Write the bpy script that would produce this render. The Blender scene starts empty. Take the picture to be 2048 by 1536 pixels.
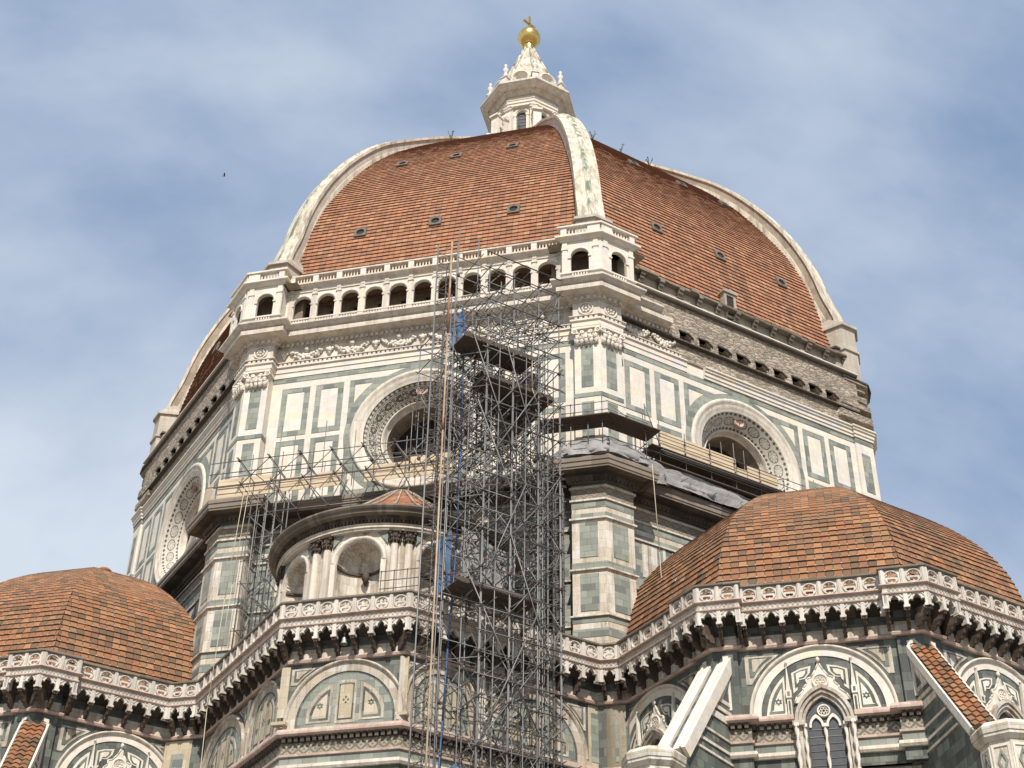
import bpy, bmesh, math, random
from math import sin, cos, radians, pi, sqrt, hypot, atan2
from mathutils import Vector, Matrix
from mathutils.geometry import tessellate_polygon
random.seed(7)
scene = bpy.context.scene
COL = scene.collection

# ------------------------------------------------------------------ camera
cam_data = bpy.data.cameras.new("camera")
cam = bpy.data.objects.new("camera", cam_data)
COL.objects.link(cam)
YAW, PITCH, ROLL = radians(8.43634), radians(35.48733), radians(0.97994)
cF = Vector((sin(YAW)*cos(PITCH), cos(YAW)*cos(PITCH), sin(PITCH)))
cR0 = Vector((cos(YAW), -sin(YAW), 0)); cU0 = cR0.cross(cF)
cR = cR0*cos(ROLL)+cU0*sin(ROLL); cU = -cR0*sin(ROLL)+cU0*cos(ROLL)
cam.matrix_world = Matrix(((cR.x, cU.x, -cF.x, -13.900), (cR.y, cU.y, -cF.y, -88.355), (cR.z, cU.z, -cF.z, 1.7), (0, 0, 0, 1)))
cam_data.sensor_fit = 'HORIZONTAL'; cam_data.sensor_width = 36.0
cam_data.lens = 2891.376/2048*36.0
cam_data.clip_start = 0.5; cam_data.clip_end = 20000
scene.camera = cam

# ------------------------------------------------------------------ light, sky, exposure
SUN_AZ = -95.0
SUN_EL = 47.0
sd = bpy.data.lights.new("sun", 'SUN'); sd.energy = 4.6; sd.angle = radians(0.53); sd.color = (1.0, 0.95, 0.87)
sun = bpy.data.objects.new("sun", sd); COL.objects.link(sun)
sv = Vector((cos(radians(SUN_AZ))*cos(radians(SUN_EL)), sin(radians(SUN_AZ))*cos(radians(SUN_EL)), sin(radians(SUN_EL))))
sun.rotation_euler = sv.to_track_quat('Z', 'Y').to_euler(); sun.location = (-60, -90, 120)
world = bpy.data.worlds.new("World"); scene.world = world; world.use_nodes = True
wn = world.node_tree; wn.nodes.clear()
def N(t, ty, **k):
    n = t.nodes.new(ty)
    for a, b in k.items(): setattr(n, a, b)
    return n
wo = N(wn, 'ShaderNodeOutputWorld'); bg = N(wn, 'ShaderNodeBackground'); bg.inputs[1].default_value = 0.1
sky = N(wn, 'ShaderNodeTexSky', sky_type='NISHITA'); sky.sun_disc = False
sky.sun_elevation = radians(SUN_EL); sky.sun_rotation = radians(90-SUN_AZ); sky.air_density = 1.1; sky.dust_density = 0.35; sky.ozone_density = 3.0
tc = N(wn, 'ShaderNodeTexCoord'); mp = N(wn, 'ShaderNodeMapping')
mp.inputs['Location'].default_value = (3.0, 1.0, 2.0)
mp.inputs['Rotation'].default_value = (radians(10), radians(62), radians(20)); mp.inputs['Scale'].default_value = (1.2, 2.6, 1.4)
n1 = N(wn, 'ShaderNodeTexNoise'); n1.inputs['Scale'].default_value = 1.35; n1.inputs['Detail'].default_value = 7; n1.inputs['Roughness'].default_value = 0.56; n1.inputs['Distortion'].default_value = 0.35
n2 = N(wn, 'ShaderNodeTexNoise'); n2.inputs['Scale'].default_value = 3.6; n2.inputs['Detail'].default_value = 7; n2.inputs['Roughness'].default_value = 0.5
rp = N(wn, 'ShaderNodeValToRGB'); rp.color_ramp.elements[0].position = 0.36; rp.color_ramp.elements[1].position = 0.66
rp.color_ramp.elements[0].color = (0.03, 0.03, 0.03, 1); rp.color_ramp.elements[1].color = (0.92, 0.92, 0.92, 1)
wm = N(wn, 'ShaderNodeMix', data_type='RGBA'); wm.inputs['B'].default_value = (5.9, 6.5, 7.3, 1)
ad = N(wn, 'ShaderNodeMath', operation='MULTIPLY_ADD'); ad.inputs[1].default_value = 0.45; ad2 = N(wn, 'ShaderNodeMath', operation='MULTIPLY'); ad2.inputs[1].default_value = 0.55
L = wn.links.new
L(tc.outputs['Generated'], mp.inputs['Vector']); L(mp.outputs[0], n1.inputs['Vector']); L(mp.outputs[0], n2.inputs['Vector'])
L(n1.outputs['Fac'], ad2.inputs[0]); L(n2.outputs['Fac'], ad.inputs[0]); L(ad2.outputs[0], ad.inputs[2])
# the sky is clearer towards the right (east) and the zenith, milkier towards the left and the horizon
sx = N(wn, 'ShaderNodeSeparateXYZ'); L(tc.outputs['Generated'], sx.inputs[0])
g1 = N(wn, 'ShaderNodeMath', operation='MULTIPLY_ADD'); g1.inputs[1].default_value = -0.10; L(sx.outputs[0], g1.inputs[0]); L(ad.outputs[0], g1.inputs[2])
g2 = N(wn, 'ShaderNodeMath', operation='MULTIPLY_ADD'); g2.inputs[1].default_value = -0.15; L(sx.outputs[2], g2.inputs[0]); L(g1.outputs[0], g2.inputs[2])
g3 = N(wn, 'ShaderNodeMath', operation='ADD'); g3.inputs[1].default_value = 0.128; L(g2.outputs[0], g3.inputs[0])
bl = N(wn, 'ShaderNodeMix', data_type='RGBA'); bl.inputs['Factor'].default_value = 0.75; bl.inputs['B'].default_value = (2.0, 3.0, 4.8, 1); L(sky.outputs[0], bl.inputs['A'])
L(g3.outputs[0], rp.inputs[0]); L(rp.outputs['Color'], wm.inputs['Factor']); L(bl.outputs['Result'], wm.inputs['A'])
L(wm.outputs['Result'], bg.inputs[0]); L(bg.outputs[0], wo.inputs[0])
scene.view_settings.view_transform = 'Standard'; scene.view_settings.look = 'None'
scene.view_settings.exposure = 0.28; scene.view_settings.gamma = 1.0
scene.render.engine = 'CYCLES'
scene.cycles.max_bounces = 5; scene.cycles.diffuse_bounces = 3

# ------------------------------------------------------------------ materials
def nt(name):
    m = bpy.data.materials.new(name); m.use_nodes = True
    return m, m.node_tree, m.node_tree.nodes['Principled BSDF']
def wall_uv(t):
    """coordinates that follow any upright wall: x along the wall, y up"""
    g = N(t, 'ShaderNodeNewGeometry'); c = N(t, 'ShaderNodeVectorMath', operation='CROSS_PRODUCT'); c.inputs[0].default_value = (0, 0, 1)
    t.links.new(g.outputs['True Normal'], c.inputs[1])
    nn = N(t, 'ShaderNodeVectorMath', operation='NORMALIZE'); t.links.new(c.outputs[0], nn.inputs[0])
    d = N(t, 'ShaderNodeVectorMath', operation='DOT_PRODUCT'); t.links.new(g.outputs['Position'], d.inputs[0]); t.links.new(nn.outputs[0], d.inputs[1])
    s = N(t, 'ShaderNodeSeparateXYZ'); t.links.new(g.outputs['Position'], s.inputs[0])
    o = N(t, 'ShaderNodeCombineXYZ'); t.links.new(d.outputs['Value'], o.inputs[0]); t.links.new(s.outputs[2], o.inputs[1])
    return o.outputs[0], g.outputs['Position']
def ramp(t, src, stops, interp='LINEAR'):
    r = N(t, 'ShaderNodeValToRGB'); r.color_ramp.interpolation = interp
    e = r.color_ramp.elements
    while len(e) < len(stops): e.new(0.5)
    for i, (p, c) in enumerate(stops): e[i].position = p; e[i].color = (*c, 1)
    t.links.new(src, r.inputs[0]); return r.outputs['Color']
def mix(t, fac, a, b, mode='MIX'):
    m = N(t, 'ShaderNodeMix', data_type='RGBA', blend_type=mode)
    for i, v in (('Factor', fac), ('A', a), ('B', b)):
        if hasattr(v, 'is_linked'): t.links.new(v, m.inputs[i])
        elif isinstance(v, (int, float)): m.inputs[i].default_value = v
        else: m.inputs[i].default_value = (*v, 1)
    return m.outputs['Result']
def noise(t, vec, scale, detail=5, rough=0.6, sc=None):
    if sc:
        mm = N(t, 'ShaderNodeMapping'); mm.inputs['Scale'].default_value = sc; t.links.new(vec, mm.inputs['Vector']); vec = mm.outputs[0]
    n = N(t, 'ShaderNodeTexNoise'); n.inputs['Scale'].default_value = scale; n.inputs['Detail'].default_value = detail; n.inputs['Roughness'].default_value = rough
    t.links.new(vec, n.inputs['Vector']); return n.outputs['Fac']
def stone(name, cols, bw=0.9, bh=0.42, mortar=(0.3, 0.27, 0.22), stain=(0.16, 0.12, 0.08), sfac=0.45, s0=0.5, s1=0.72, bump=0.25, rough=0.75, ms=0.012, jf=0.6):
    """block-built stone: every block its own tint, thin joints, vertical rain stains"""
    m, t, b = nt(name); uv, pos = wall_uv(t)
    # tint per block: brick grid cell -> random number
    sp = N(t, 'ShaderNodeSeparateXYZ'); t.links.new(uv, sp.inputs[0])
    row = N(t, 'ShaderNodeMath', operation='DIVIDE'); row.inputs[1].default_value = bh; t.links.new(sp.outputs[1], row.inputs[0])
    rf = N(t, 'ShaderNodeMath', operation='FLOOR'); t.links.new(row.outputs[0], rf.inputs[0])
    off = N(t, 'ShaderNodeMath', operation='MULTIPLY'); off.inputs[1].default_value = 0.37; t.links.new(rf.outputs[0], off.inputs[0])
    cx = N(t, 'ShaderNodeMath', operation='MULTIPLY_ADD'); cx.inputs[1].default_value = 1/bw; t.links.new(sp.outputs[0], cx.inputs[0]); t.links.new(off.outputs[0], cx.inputs[2])
    cf = N(t, 'ShaderNodeMath', operation='FLOOR'); t.links.new(cx.outputs[0], cf.inputs[0])
    cc = N(t, 'ShaderNodeCombineXYZ'); t.links.new(cf.outputs[0], cc.inputs[0]); t.links.new(rf.outputs[0], cc.inputs[1])
    w = N(t, 'ShaderNodeTexWhiteNoise', noise_dimensions='2D'); t.links.new(cc.outputs[0], w.inputs['Vector'])
    n = len(cols); base = ramp(t, w.outputs['Value'], [(i/n, c) for i, c in enumerate(cols)], 'CONSTANT')
    # joints
    fr = []
    for src, q in ((cx.outputs[0], bw), (row.outputs[0], bh)):
        a = N(t, 'ShaderNodeMath', operation='FRACT'); t.links.new(src, a.inputs[0])
        p = N(t, 'ShaderNodeMath', operation='LESS_THAN'); p.inputs[1].default_value = ms/q*1.6; t.links.new(a.outputs[0], p.inputs[0]); fr.append(p.outputs[0])
    mx = N(t, 'ShaderNodeMath', operation='MAXIMUM'); t.links.new(fr[0], mx.inputs[0]); t.links.new(fr[1], mx.inputs[1])
    mm = N(t, 'ShaderNodeMath', operation='MULTIPLY'); mm.inputs[1].default_value = jf; t.links.new(mx.outputs[0], mm.inputs[0])
    c = mix(t, mm.outputs[0], base, mortar)
    v = noise(t, pos, 3.0, 6, 0.65); c = mix(t, 0.22, c, ramp(t, v, [(0.3, (0.35, 0.33, 0.3)), (0.7, (1, 1, 1))]), 'MULTIPLY')
    st = noise(t, pos, 1.0, 6, 0.7, (2.6, 2.6, 0.28)); sf = ramp(t, st, [(s0, (0, 0, 0)), (s1, (sfac, sfac, sfac))])
    c = mix(t, sf, c, stain)
    t.links.new(c, b.inputs['Base Color']); b.inputs['Roughness'].default_value = rough; b.inputs['Specular IOR Level'].default_value = 0.25
    bp = N(t, 'ShaderNodeBump'); bp.inputs['Strength'].default_value = bump; bp.inputs['Distance'].default_value = 0.05
    t.links.new(noise(t, pos, 9, 6, 0.7), bp.inputs['Height']); t.links.new(bp.outputs[0], b.inputs['Normal'])
    return m
CR = [(0.72, 0.65, 0.555), (0.68, 0.61, 0.52), (0.75, 0.68, 0.575), (0.71, 0.65, 0.57), (0.73, 0.64, 0.50), (0.69, 0.62, 0.54), (0.66, 0.61, 0.56)]
GR = [(0.25, 0.265, 0.225), (0.30, 0.315, 0.265), (0.21, 0.225, 0.195), (0.325, 0.335, 0.28), (0.17, 0.185, 0.165), (0.275, 0.285, 0.25), (0.26, 0.275, 0.225)]
M = {}
M['marble'] = stone('white_marble', CR, 0.9, 0.45, sfac=0.25, s0=0.52, s1=0.8, jf=0.22)
M['trim'] = stone('white_marble_trim', [(0.66, 0.59, 0.50), (0.70, 0.63, 0.53), (0.62, 0.55, 0.47), (0.67, 0.58, 0.47)], 1.3, 3.1, sfac=0.5, s0=0.45, s1=0.7, stain=(0.2, 0.15, 0.11), bump=0.4)
M['rib'] = stone('rib_marble', [(0.60, 0.54, 0.44), (0.66, 0.60, 0.50), (0.54, 0.48, 0.38), (0.63, 0.56, 0.44)], 1.1, 0.75, sfac=0.8, s0=0.48, s1=0.62, stain=(0.24, 0.21, 0.15), bump=0.35)
M['green'] = stone('green_serpentine', GR, 0.62, 0.36, mortar=(0.08, 0.09, 0.08), sfac=0.3, stain=(0.12, 0.11, 0.09))
M['oldgreen'] = stone('weathered_green_serpentine', [(0.13, 0.145, 0.12), (0.18, 0.195, 0.165), (0.105, 0.115, 0.10), (0.20, 0.215, 0.18), (0.085, 0.09, 0.085), (0.155, 0.17, 0.14)], 0.55, 0.4, mortar=(0.05, 0.05, 0.045), sfac=0.55, s0=0.45, s1=0.68, stain=(0.07, 0.06, 0.05), bump=0.4)
M['oldmarble'] = stone('weathered_marble', [(0.62, 0.56, 0.47), (0.68, 0.62, 0.54), (0.57, 0.49, 0.39), (0.70, 0.65, 0.58), (0.63, 0.55, 0.44)], 0.8, 0.5, sfac=0.7, s0=0.48, s1=0.66, stain=(0.20, 0.14, 0.09), bump=0.45)
M['pinkmarble'] = stone('pink_marble', [(0.50, 0.37, 0.30), (0.54, 0.42, 0.35), (0.45, 0.33, 0.27)], 0.9, 3.1, sfac=0.5, s0=0.45, s1=0.7, stain=(0.2, 0.12, 0.09))
M['parapet'] = stone('parapet_marble', [(0.60, 0.55, 0.49), (0.66, 0.61, 0.54), (0.56, 0.51, 0.45), (0.63, 0.57, 0.49)], 0.86, 3.3, sfac=0.5, s0=0.46, s1=0.7, stain=(0.24, 0.17, 0.13), bump=0.3)
M['soot_shade'] = stone('sooty_shaded_stone', [(0.08, 0.064, 0.05), (0.11, 0.086, 0.066), (0.065, 0.052, 0.042), (0.14, 0.11, 0.082)], 0.6, 0.35, mortar=(0.03, 0.03, 0.03), sfac=0.5, stain=(0.04, 0.035, 0.03), bump=0.6)  # soot, with the shade under cornices also put into the colour
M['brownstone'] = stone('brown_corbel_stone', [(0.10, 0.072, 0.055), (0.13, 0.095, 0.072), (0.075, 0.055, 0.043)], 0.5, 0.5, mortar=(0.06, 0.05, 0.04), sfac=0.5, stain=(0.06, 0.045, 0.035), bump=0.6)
M['greystone'] = stone('grey_gutter_stone', [(0.19, 0.155, 0.12), (0.235, 0.195, 0.155), (0.155, 0.128, 0.10)], 1.6, 3.0, sfac=0.5, stain=(0.12, 0.1, 0.08))
M['plaster'] = stone('old_plaster', [(0.40, 0.345, 0.27), (0.36, 0.31, 0.25), (0.43, 0.37, 0.29)], 3.0, 2.0, sfac=0.6, s0=0.42, s1=0.7, stain=(0.2, 0.16, 0.12), bump=0.5)
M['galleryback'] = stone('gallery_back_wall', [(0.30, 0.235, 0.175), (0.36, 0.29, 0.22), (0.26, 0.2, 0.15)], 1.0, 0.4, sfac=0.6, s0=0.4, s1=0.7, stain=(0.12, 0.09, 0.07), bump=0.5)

def simple(name, col, rough=0.6, metal=0.0, nz=0.0, nscale=6.0, dark=(0.3, 0.3, 0.3), bump=0.0):
    m, t, b = nt(name); g = N(t, 'ShaderNodeNewGeometry')
    b.inputs['Roughness'].default_value = rough; b.inputs['Metallic'].default_value = metal; b.inputs['Base Color'].default_value = (*col, 1)
    f = noise(t, g.outputs['Position'], nscale, 5, 0.65)
    if nz: t.links.new(mix(t, ramp(t, f, [(0.35, (nz, nz, nz)), (0.65, (0, 0, 0))]), col, dark), b.inputs['Base Color'])
    if bump:
        bp = N(t, 'ShaderNodeBump'); bp.inputs['Strength'].default_value = bump; bp.inputs['Distance'].default_value = 0.1
        t.links.new(f, bp.inputs['Height']); t.links.new(bp.outputs[0], b.inputs['Normal'])
    return m
M['gold'] = simple('gilded_copper', (0.83, 0.58, 0.18), 0.24, 1.0, 0.35, 3.0, (0.5, 0.3, 0.08))
M['steel'] = simple('galvanised_tube', (0.19, 0.185, 0.18), 0.5, 0.3, 0.6, 2.5, (0.13, 0.12, 0.11))
M['oldsteel'] = simple('weathered_tube', (0.10, 0.092, 0.085), 0.6, 0.2, 0.7, 3.0, (0.12, 0.08, 0.06))
M['coupler'] = simple('rusty_coupler', (0.13, 0.085, 0.06), 0.8, 0.3, 0.5, 8, (0.05, 0.04, 0.04))
M['tan'] = simple('tan_mast_tube', (0.40, 0.34, 0.24), 0.6, 0.2, 0.7, 1.2, (0.25, 0.10, 0.05))
M['rust'] = simple('rusted_mast_tube', (0.25, 0.085, 0.045), 0.8, 0.2, 0.6, 2.0, (0.35, 0.22, 0.13))
M['bluepipe'] = simple('blue_pipe', (0.02, 0.05, 0.14), 0.5, 0.0, 0.5, 3, (0.10, 0.14, 0.22))
M['tarp'] = simple('blue_tarpaulin', (0.035, 0.085, 0.17), 0.7, 0.0, 0.45, 2.5, (0.06, 0.085, 0.13), 0.5)
M['sheet'] = simple('grey_plastic_sheeting', (0.29, 0.275, 0.265), 0.6, 0.0, 0.6, 2.2, (0.20, 0.18, 0.165), 0.8)
M['rope'] = simple('rope', (0.45, 0.38, 0.27), 0.9)
M['plank'] = simple('weathered_planks', (0.085, 0.06, 0.045), 0.85, 0.0, 0.6, 3.0, (0.07, 0.05, 0.035), 0.4)
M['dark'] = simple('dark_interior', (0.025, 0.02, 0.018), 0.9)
M['lead'] = simple('lead_glazing', (0.06, 0.065, 0.075), 0.6, 0.0, 0.5, 5, (0.02, 0.02, 0.025))
M['iron'] = simple('dark_iron', (0.05, 0.045, 0.04), 0.6, 0.5)
M['bird'] = simple('dark_plumage', (0.03, 0.03, 0.035), 0.8)
M['ground'] = simple('paving_stone', (0.22, 0.20, 0.17), 0.9, 0, 0.5, 0.5, (0.14, 0.13, 0.11))
M['bronze'] = simple('pale_bronze', (0.42, 0.44, 0.38), 0.5, 0.3, 0.4, 8, (0.2, 0.22, 0.18))
M['weed'] = simple('weed_leaves', (0.07, 0.09, 0.04), 0.9)

def rubble(name, c0, c1, c2, scale=3.0):
    m, t, b = nt(name); uv, pos = wall_uv(t)
    mm = N(t, 'ShaderNodeMapping'); mm.inputs['Scale'].default_value = (0.55, 1.5, 1); t.links.new(uv, mm.inputs['Vector'])
    v = N(t, 'ShaderNodeTexVoronoi'); v.inputs['Scale'].default_value = scale; t.links.new(mm.outputs[0], v.inputs['Vector'])
    ve = N(t, 'ShaderNodeTexVoronoi', feature='DISTANCE_TO_EDGE'); ve.inputs['Scale'].default_value = scale; t.links.new(mm.outputs[0], ve.inputs['Vector'])
    s = N(t, 'ShaderNodeSeparateColor'); t.links.new(v.outputs['Color'], s.inputs[0])
    c = ramp(t, s.outputs[0], [(0.0, c0), (0.5, c1), (1.0, c2)])
    c = mix(t, ramp(t, ve.outputs['Distance'], [(0.0, (0.75, 0.75, 0.75)), (0.12, (0, 0, 0))]), c, (0.10, 0.08, 0.06))
    c = mix(t, 0.6, c, ramp(t, noise(t, pos, 1.6, 6, 0.7), [(0.35, (0.45, 0.42, 0.4)), (0.65, (1, 1, 1))]), 'MULTIPLY')
    t.links.new(c, b.inputs['Base Color']); b.inputs['Roughness'].default_value = 0.92
    bp = N(t, 'ShaderNodeBump'); bp.inputs['Strength'].default_value = 0.9; bp.inputs['Distance'].default_value = 0.12
    hh = N(t, 'ShaderNodeMath', operation='ADD'); t.links.new(ve.outputs['Distance'], hh.inputs[0]); t.links.new(noise(t, pos, 7, 6, 0.75), hh.inputs[1])
    t.links.new(hh.outputs[0], bp.inputs['Height']); t.links.new(bp.outputs[0], b.inputs['Normal'])
    return m
M['rubble'] = rubble('rough_masonry', (0.34, 0.28, 0.215), (0.47, 0.39, 0.30), (0.58, 0.48, 0.37), 3.8)

def tiles(name, cols, mottle=0.5, joint=0.5, mortar=0.0, low=(0.16, 0.10, 0.06), lowscale=0.35):
    m, t, b = nt(name); u = N(t, 'ShaderNodeUVMap'); g = N(t, 'ShaderNodeNewGeometry')
    s = N(t, 'ShaderNodeSeparateXYZ'); t.links.new(u.outputs[0], s.inputs[0])
    fx = N(t, 'ShaderNodeMath', operation='FLOOR'); fy = N(t, 'ShaderNodeMath', operation='FLOOR'); t.links.new(s.outputs[0], fx.inputs[0]); t.links.new(s.outputs[1], fy.inputs[0])
    c = N(t, 'ShaderNodeCombineXYZ'); t.links.new(fx.outputs[0], c.inputs[0]); t.links.new(fy.outputs[0], c.inputs[1])
    w = N(t, 'ShaderNodeTexWhiteNoise', noise_dimensions='2D'); t.links.new(c.outputs[0], w.inputs['Vector'])
    base = ramp(t, w.outputs['Value'], [(i/(len(cols)-1), q) for i, q in enumerate(cols)])
    big = noise(t, c.outputs[0], lowscale, 4, 0.6); base = mix(t, ramp(t, big, [(0.45, (0, 0, 0)), (0.68, (mottle, mottle, mottle))]), base, low)
    sm = noise(t, g.outputs['Position'], 5, 5, 0.7); base = mix(t, 0.22, base, ramp(t, sm, [(0.3, (0.4, 0.4, 0.4)), (0.6, (1, 1, 1))]), 'MULTIPLY')
    stk = noise(t, c.outputs[0], 1.0, 4, 0.7, (0.45, 0.035, 1)); base = mix(t, ramp(t, stk, [(0.55, (0, 0, 0)), (0.75, (0.6, 0.6, 0.6))]), base, (0.13, 0.095, 0.07))
    fr = N(t, 'ShaderNodeMath', operation='FRACT'); t.links.new(s.outputs[0], fr.inputs[0])
    pp = N(t, 'ShaderNodeMath', operation='PINGPONG'); pp.inputs[1].default_value = 0.5; t.links.new(fr.outputs[0], pp.inputs[0])
    jl = ramp(t, pp.outputs[0], [(0.035, (joint, joint, joint)), (0.09, (0, 0, 0))]); base = mix(t, jl, base, (0.045, 0.03, 0.022))
    if mortar:
        fv = N(t, 'ShaderNodeMath', operation='FRACT'); t.links.new(s.outputs[1], fv.inputs[0])
        a = N(t, 'ShaderNodeMath', operation='LESS_THAN'); a.inputs[1].default_value = 0.2; t.links.new(fv.outputs[0], a.inputs[0])
        b2 = N(t, 'ShaderNodeMath', operation='LESS_THAN'); b2.inputs[1].default_value = 0.07; t.links.new(pp.outputs[0], b2.inputs[0])
        w2 = N(t, 'ShaderNodeMath', operation='GREATER_THAN'); w2.inputs[1].default_value = 1-mortar; t.links.new(w.outputs['Value'], w2.inputs[0])
        mu = N(t, 'ShaderNodeMath', operation='MULTIPLY'); t.links.new(a.outputs[0], mu.inputs[0]); t.links.new(b2.outputs[0], mu.inputs[1])
        mu2 = N(t, 'ShaderNodeMath', operation='MULTIPLY'); t.links.new(mu.outputs[0], mu2.inputs[0]); t.links.new(w2.outputs[0], mu2.inputs[1])
        base = mix(t, mu2.outputs[0], base, (0.42, 0.36, 0.30))
    t.links.new(base, b.inputs['Base Color']); b.inputs['Roughness'].default_value = 0.85; b.inputs['Specular IOR Level'].default_value = 0.2
    bp = N(t, 'ShaderNodeBump'); bp.inputs['Strength'].default_value = 0.35; bp.inputs['Distance'].default_value = 0.03
    t.links.new(sm, bp.inputs['Height']); t.links.new(bp.outputs[0], b.inputs['Normal'])
    return m
M['tile'] = tiles('terracotta_tiles', [(0.27, 0.13, 0.078), (0.36, 0.158, 0.088), (0.405, 0.19, 0.103), (0.38, 0.165, 0.09), (0.45, 0.25, 0.138)], 0.5, 0.4, low=(0.17, 0.11, 0.075))
M['oldtile'] = tiles('old_terracotta_tiles', [(0.13, 0.092, 0.06), (0.23, 0.115, 0.062), (0.32, 0.138, 0.068), (0.28, 0.128, 0.062), (0.385, 0.195, 0.095), (0.19, 0.115, 0.066)], 0.65, 0.6, 0.75, (0.14, 0.10, 0.065), 0.16)

def inlay(name, kind):
    """marble inlay band: u counts motifs round the ring, v runs 0..1 across it"""
    m, t, b = nt(name); u = N(t, 'ShaderNodeUVMap'); s = N(t, 'ShaderNodeSeparateXYZ'); t.links.new(u.outputs[0], s.inputs[0])
    def mth(op, a, b_=None, c_=None):
        n = N(t, 'ShaderNodeMath', operation=op)
        for i, v in enumerate((a, b_, c_)):
            if v is None: continue
            if hasattr(v, 'is_linked'): t.links.new(v, n.inputs[i])
            else: n.inputs[i].default_value = v
        return n.outputs[0]
    U, V = s.outputs[0], s.outputs[1]
    # two borders of small stars, and a middle band of motifs
    fu = mth('SUBTRACT', mth('FRACT', U), 0.5); v2 = mth('MULTIPLY', mth('SUBTRACT', V, 0.5), 1.9)
    r = mth('SQRT', mth('ADD', mth('MULTIPLY', fu, fu), mth('MULTIPLY', mth('MULTIPLY', v2, v2), 1.0)))
    ang = mth('ARCTAN2', v2, fu)
    if kind == 'fleur':
        pet = mth('MULTIPLY_ADD', mth('COSINE', mth('MULTIPLY', ang, 5.0)), 0.16, 0.27)
        d = mth('ABSOLUTE', mth('SUBTRACT', r, pet)); mot = mth('LESS_THAN', d, 0.055)
        ring = mth('LESS_THAN', mth('ABSOLUTE', mth('SUBTRACT', r, mth('MULTIPLY_ADD', mth('ABSOLUTE', fu), 0.5, 0.36))), 0.035)
        core = mth('LESS_THAN', r, 0.09)
        white = mth('MAXIMUM', mth('MAXIMUM', mot, ring), core)
    else:
        pet = mth('MULTIPLY_ADD', mth('COSINE', mth('MULTIPLY', ang, 8.0)), 0.10, 0.23)
        lines = mth('MAXIMUM', mth('LESS_THAN', mth('ABSOLUTE', mth('SUBTRACT', r, pet)), 0.03), mth('LESS_THAN', mth('ABSOLUTE', mth('SUBTRACT', r, 0.41)), 0.035))
        white = mth('SUBTRACT', 1.0, lines)
    bu = mth('SUBTRACT', mth('FRACT', mth('MULTIPLY', U, 3.0)), 0.5)
    e1 = mth('SUBTRACT', mth('PINGPONG', V, 0.5), 0.11)
    star = mth('GREATER_THAN', mth('ADD', mth('ABSOLUTE', bu), mth('ABSOLUTE', mth('MULTIPLY', e1, 5.0))), 0.42)
    if kind == 'fleur': star = mth('SUBTRACT', 1.0, mth('MULTIPLY', star, 1.0))
    isb = mth('LESS_THAN', mth('PINGPONG', V, 0.5), 0.2)
    wl = mth('LESS_THAN', mth('ABSOLUTE', mth('SUBTRACT', mth('PINGPONG', V, 0.5), 0.215)), 0.022)
    f = mth('MAXIMUM', wl, mth('ADD', mth('MULTIPLY', isb, star), mth('MULTIPLY', mth('SUBTRACT', 1.0, isb), white)))
    c = mix(t, f, (0.10, 0.085, 0.06), (0.58, 0.53, 0.45))
    g = N(t, 'ShaderNodeNewGeometry'); c = mix(t, 0.4, c, ramp(t, noise(t, g.outputs['Position'], 2.5, 6, 0.7), [(0.35, (0.5, 0.47, 0.42)), (0.62, (1, 1, 1))]), 'MULTIPLY')
    t.links.new(c, b.inputs['Base Color']); b.inputs['Roughness'].default_value = 0.7
    return m
M['fleur'] = inlay('fleur_inlay', 'fleur'); M['rosette'] = inlay('rosette_inlay', 'rosette')

def pattern(name, a, bcol, sx, sy):
    """small geometric mosaic frieze of diamonds"""
    m, t, b = nt(name); uv, pos = wall_uv(t)
    s = N(t, 'ShaderNodeSeparateXYZ'); t.links.new(uv, s.inputs[0]); o = []
    for i, q in ((0, sx), (1, sy)):
        d = N(t, 'ShaderNodeMath', operation='DIVIDE'); d.inputs[1].default_value = q; t.links.new(s.outputs[i], d.inputs[0])
        p = N(t, 'ShaderNodeMath', operation='PINGPONG'); p.inputs[1].default_value = 0.5; t.links.new(d.outputs[0], p.inputs[0]); o.append(p.outputs[0])
    ad_ = N(t, 'ShaderNodeMath', operation='ADD'); t.links.new(o[0], ad_.inputs[0]); t.links.new(o[1], ad_.inputs[1])
    w = N(t, 'ShaderNodeMath', operation='PINGPONG'); w.inputs[1].default_value = 0.25; t.links.new(ad_.outputs[0], w.inputs[0])
    gt = N(t, 'ShaderNodeMath', operation='GREATER_THAN'); gt.inputs[1].default_value = 0.14; t.links.new(w.outputs[0], gt.inputs[0])
    nz = noise(t, pos, 4, 6, 0.7); f = N(t, 'ShaderNodeMath', operation='MULTIPLY'); t.links.new(gt.outputs[0], f.inputs[0]); t.links.new(ramp(t, nz, [(0.35, (0.3,)*3), (0.6, (1,)*3)]), f.inputs[1])
    c = mix(t, f.outputs[0], a, bcol); c = mix(t, 0.5, c, ramp(t, noise(t, pos, 1.5, 6, 0.7), [(0.35, (0.5, 0.45, 0.4)), (0.65, (1, 1, 1))]), 'MULTIPLY')
    t.links.new(c, b.inputs['Base Color']); b.inputs['Roughness'].default_value = 0.8
    return m
M['mosaic'] = pattern('mosaic_frieze', (0.16, 0.15, 0.12), (0.44, 0.36, 0.26), 0.5, 0.42)
M['orangemosaic'] = pattern('orange_mosaic_frieze', (0.17, 0.18, 0.16), (0.42, 0.28, 0.16), 0.55, 0.36)
def ply():
    m, t, b = nt('plywood'); uv, pos = wall_uv(t)
    f = noise(t, uv, 1.0, 6, 0.6, (0.8, 6, 1)); c = ramp(t, f, [(0.3, (0.42, 0.31, 0.19)), (0.5, (0.56, 0.44, 0.29)), (0.7, (0.63, 0.52, 0.37))])
    t.links.new(c, b.inputs['Base Color']); b.inputs['Roughness'].default_value = 0.75
    return m
M['ply'] = ply()
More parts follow.
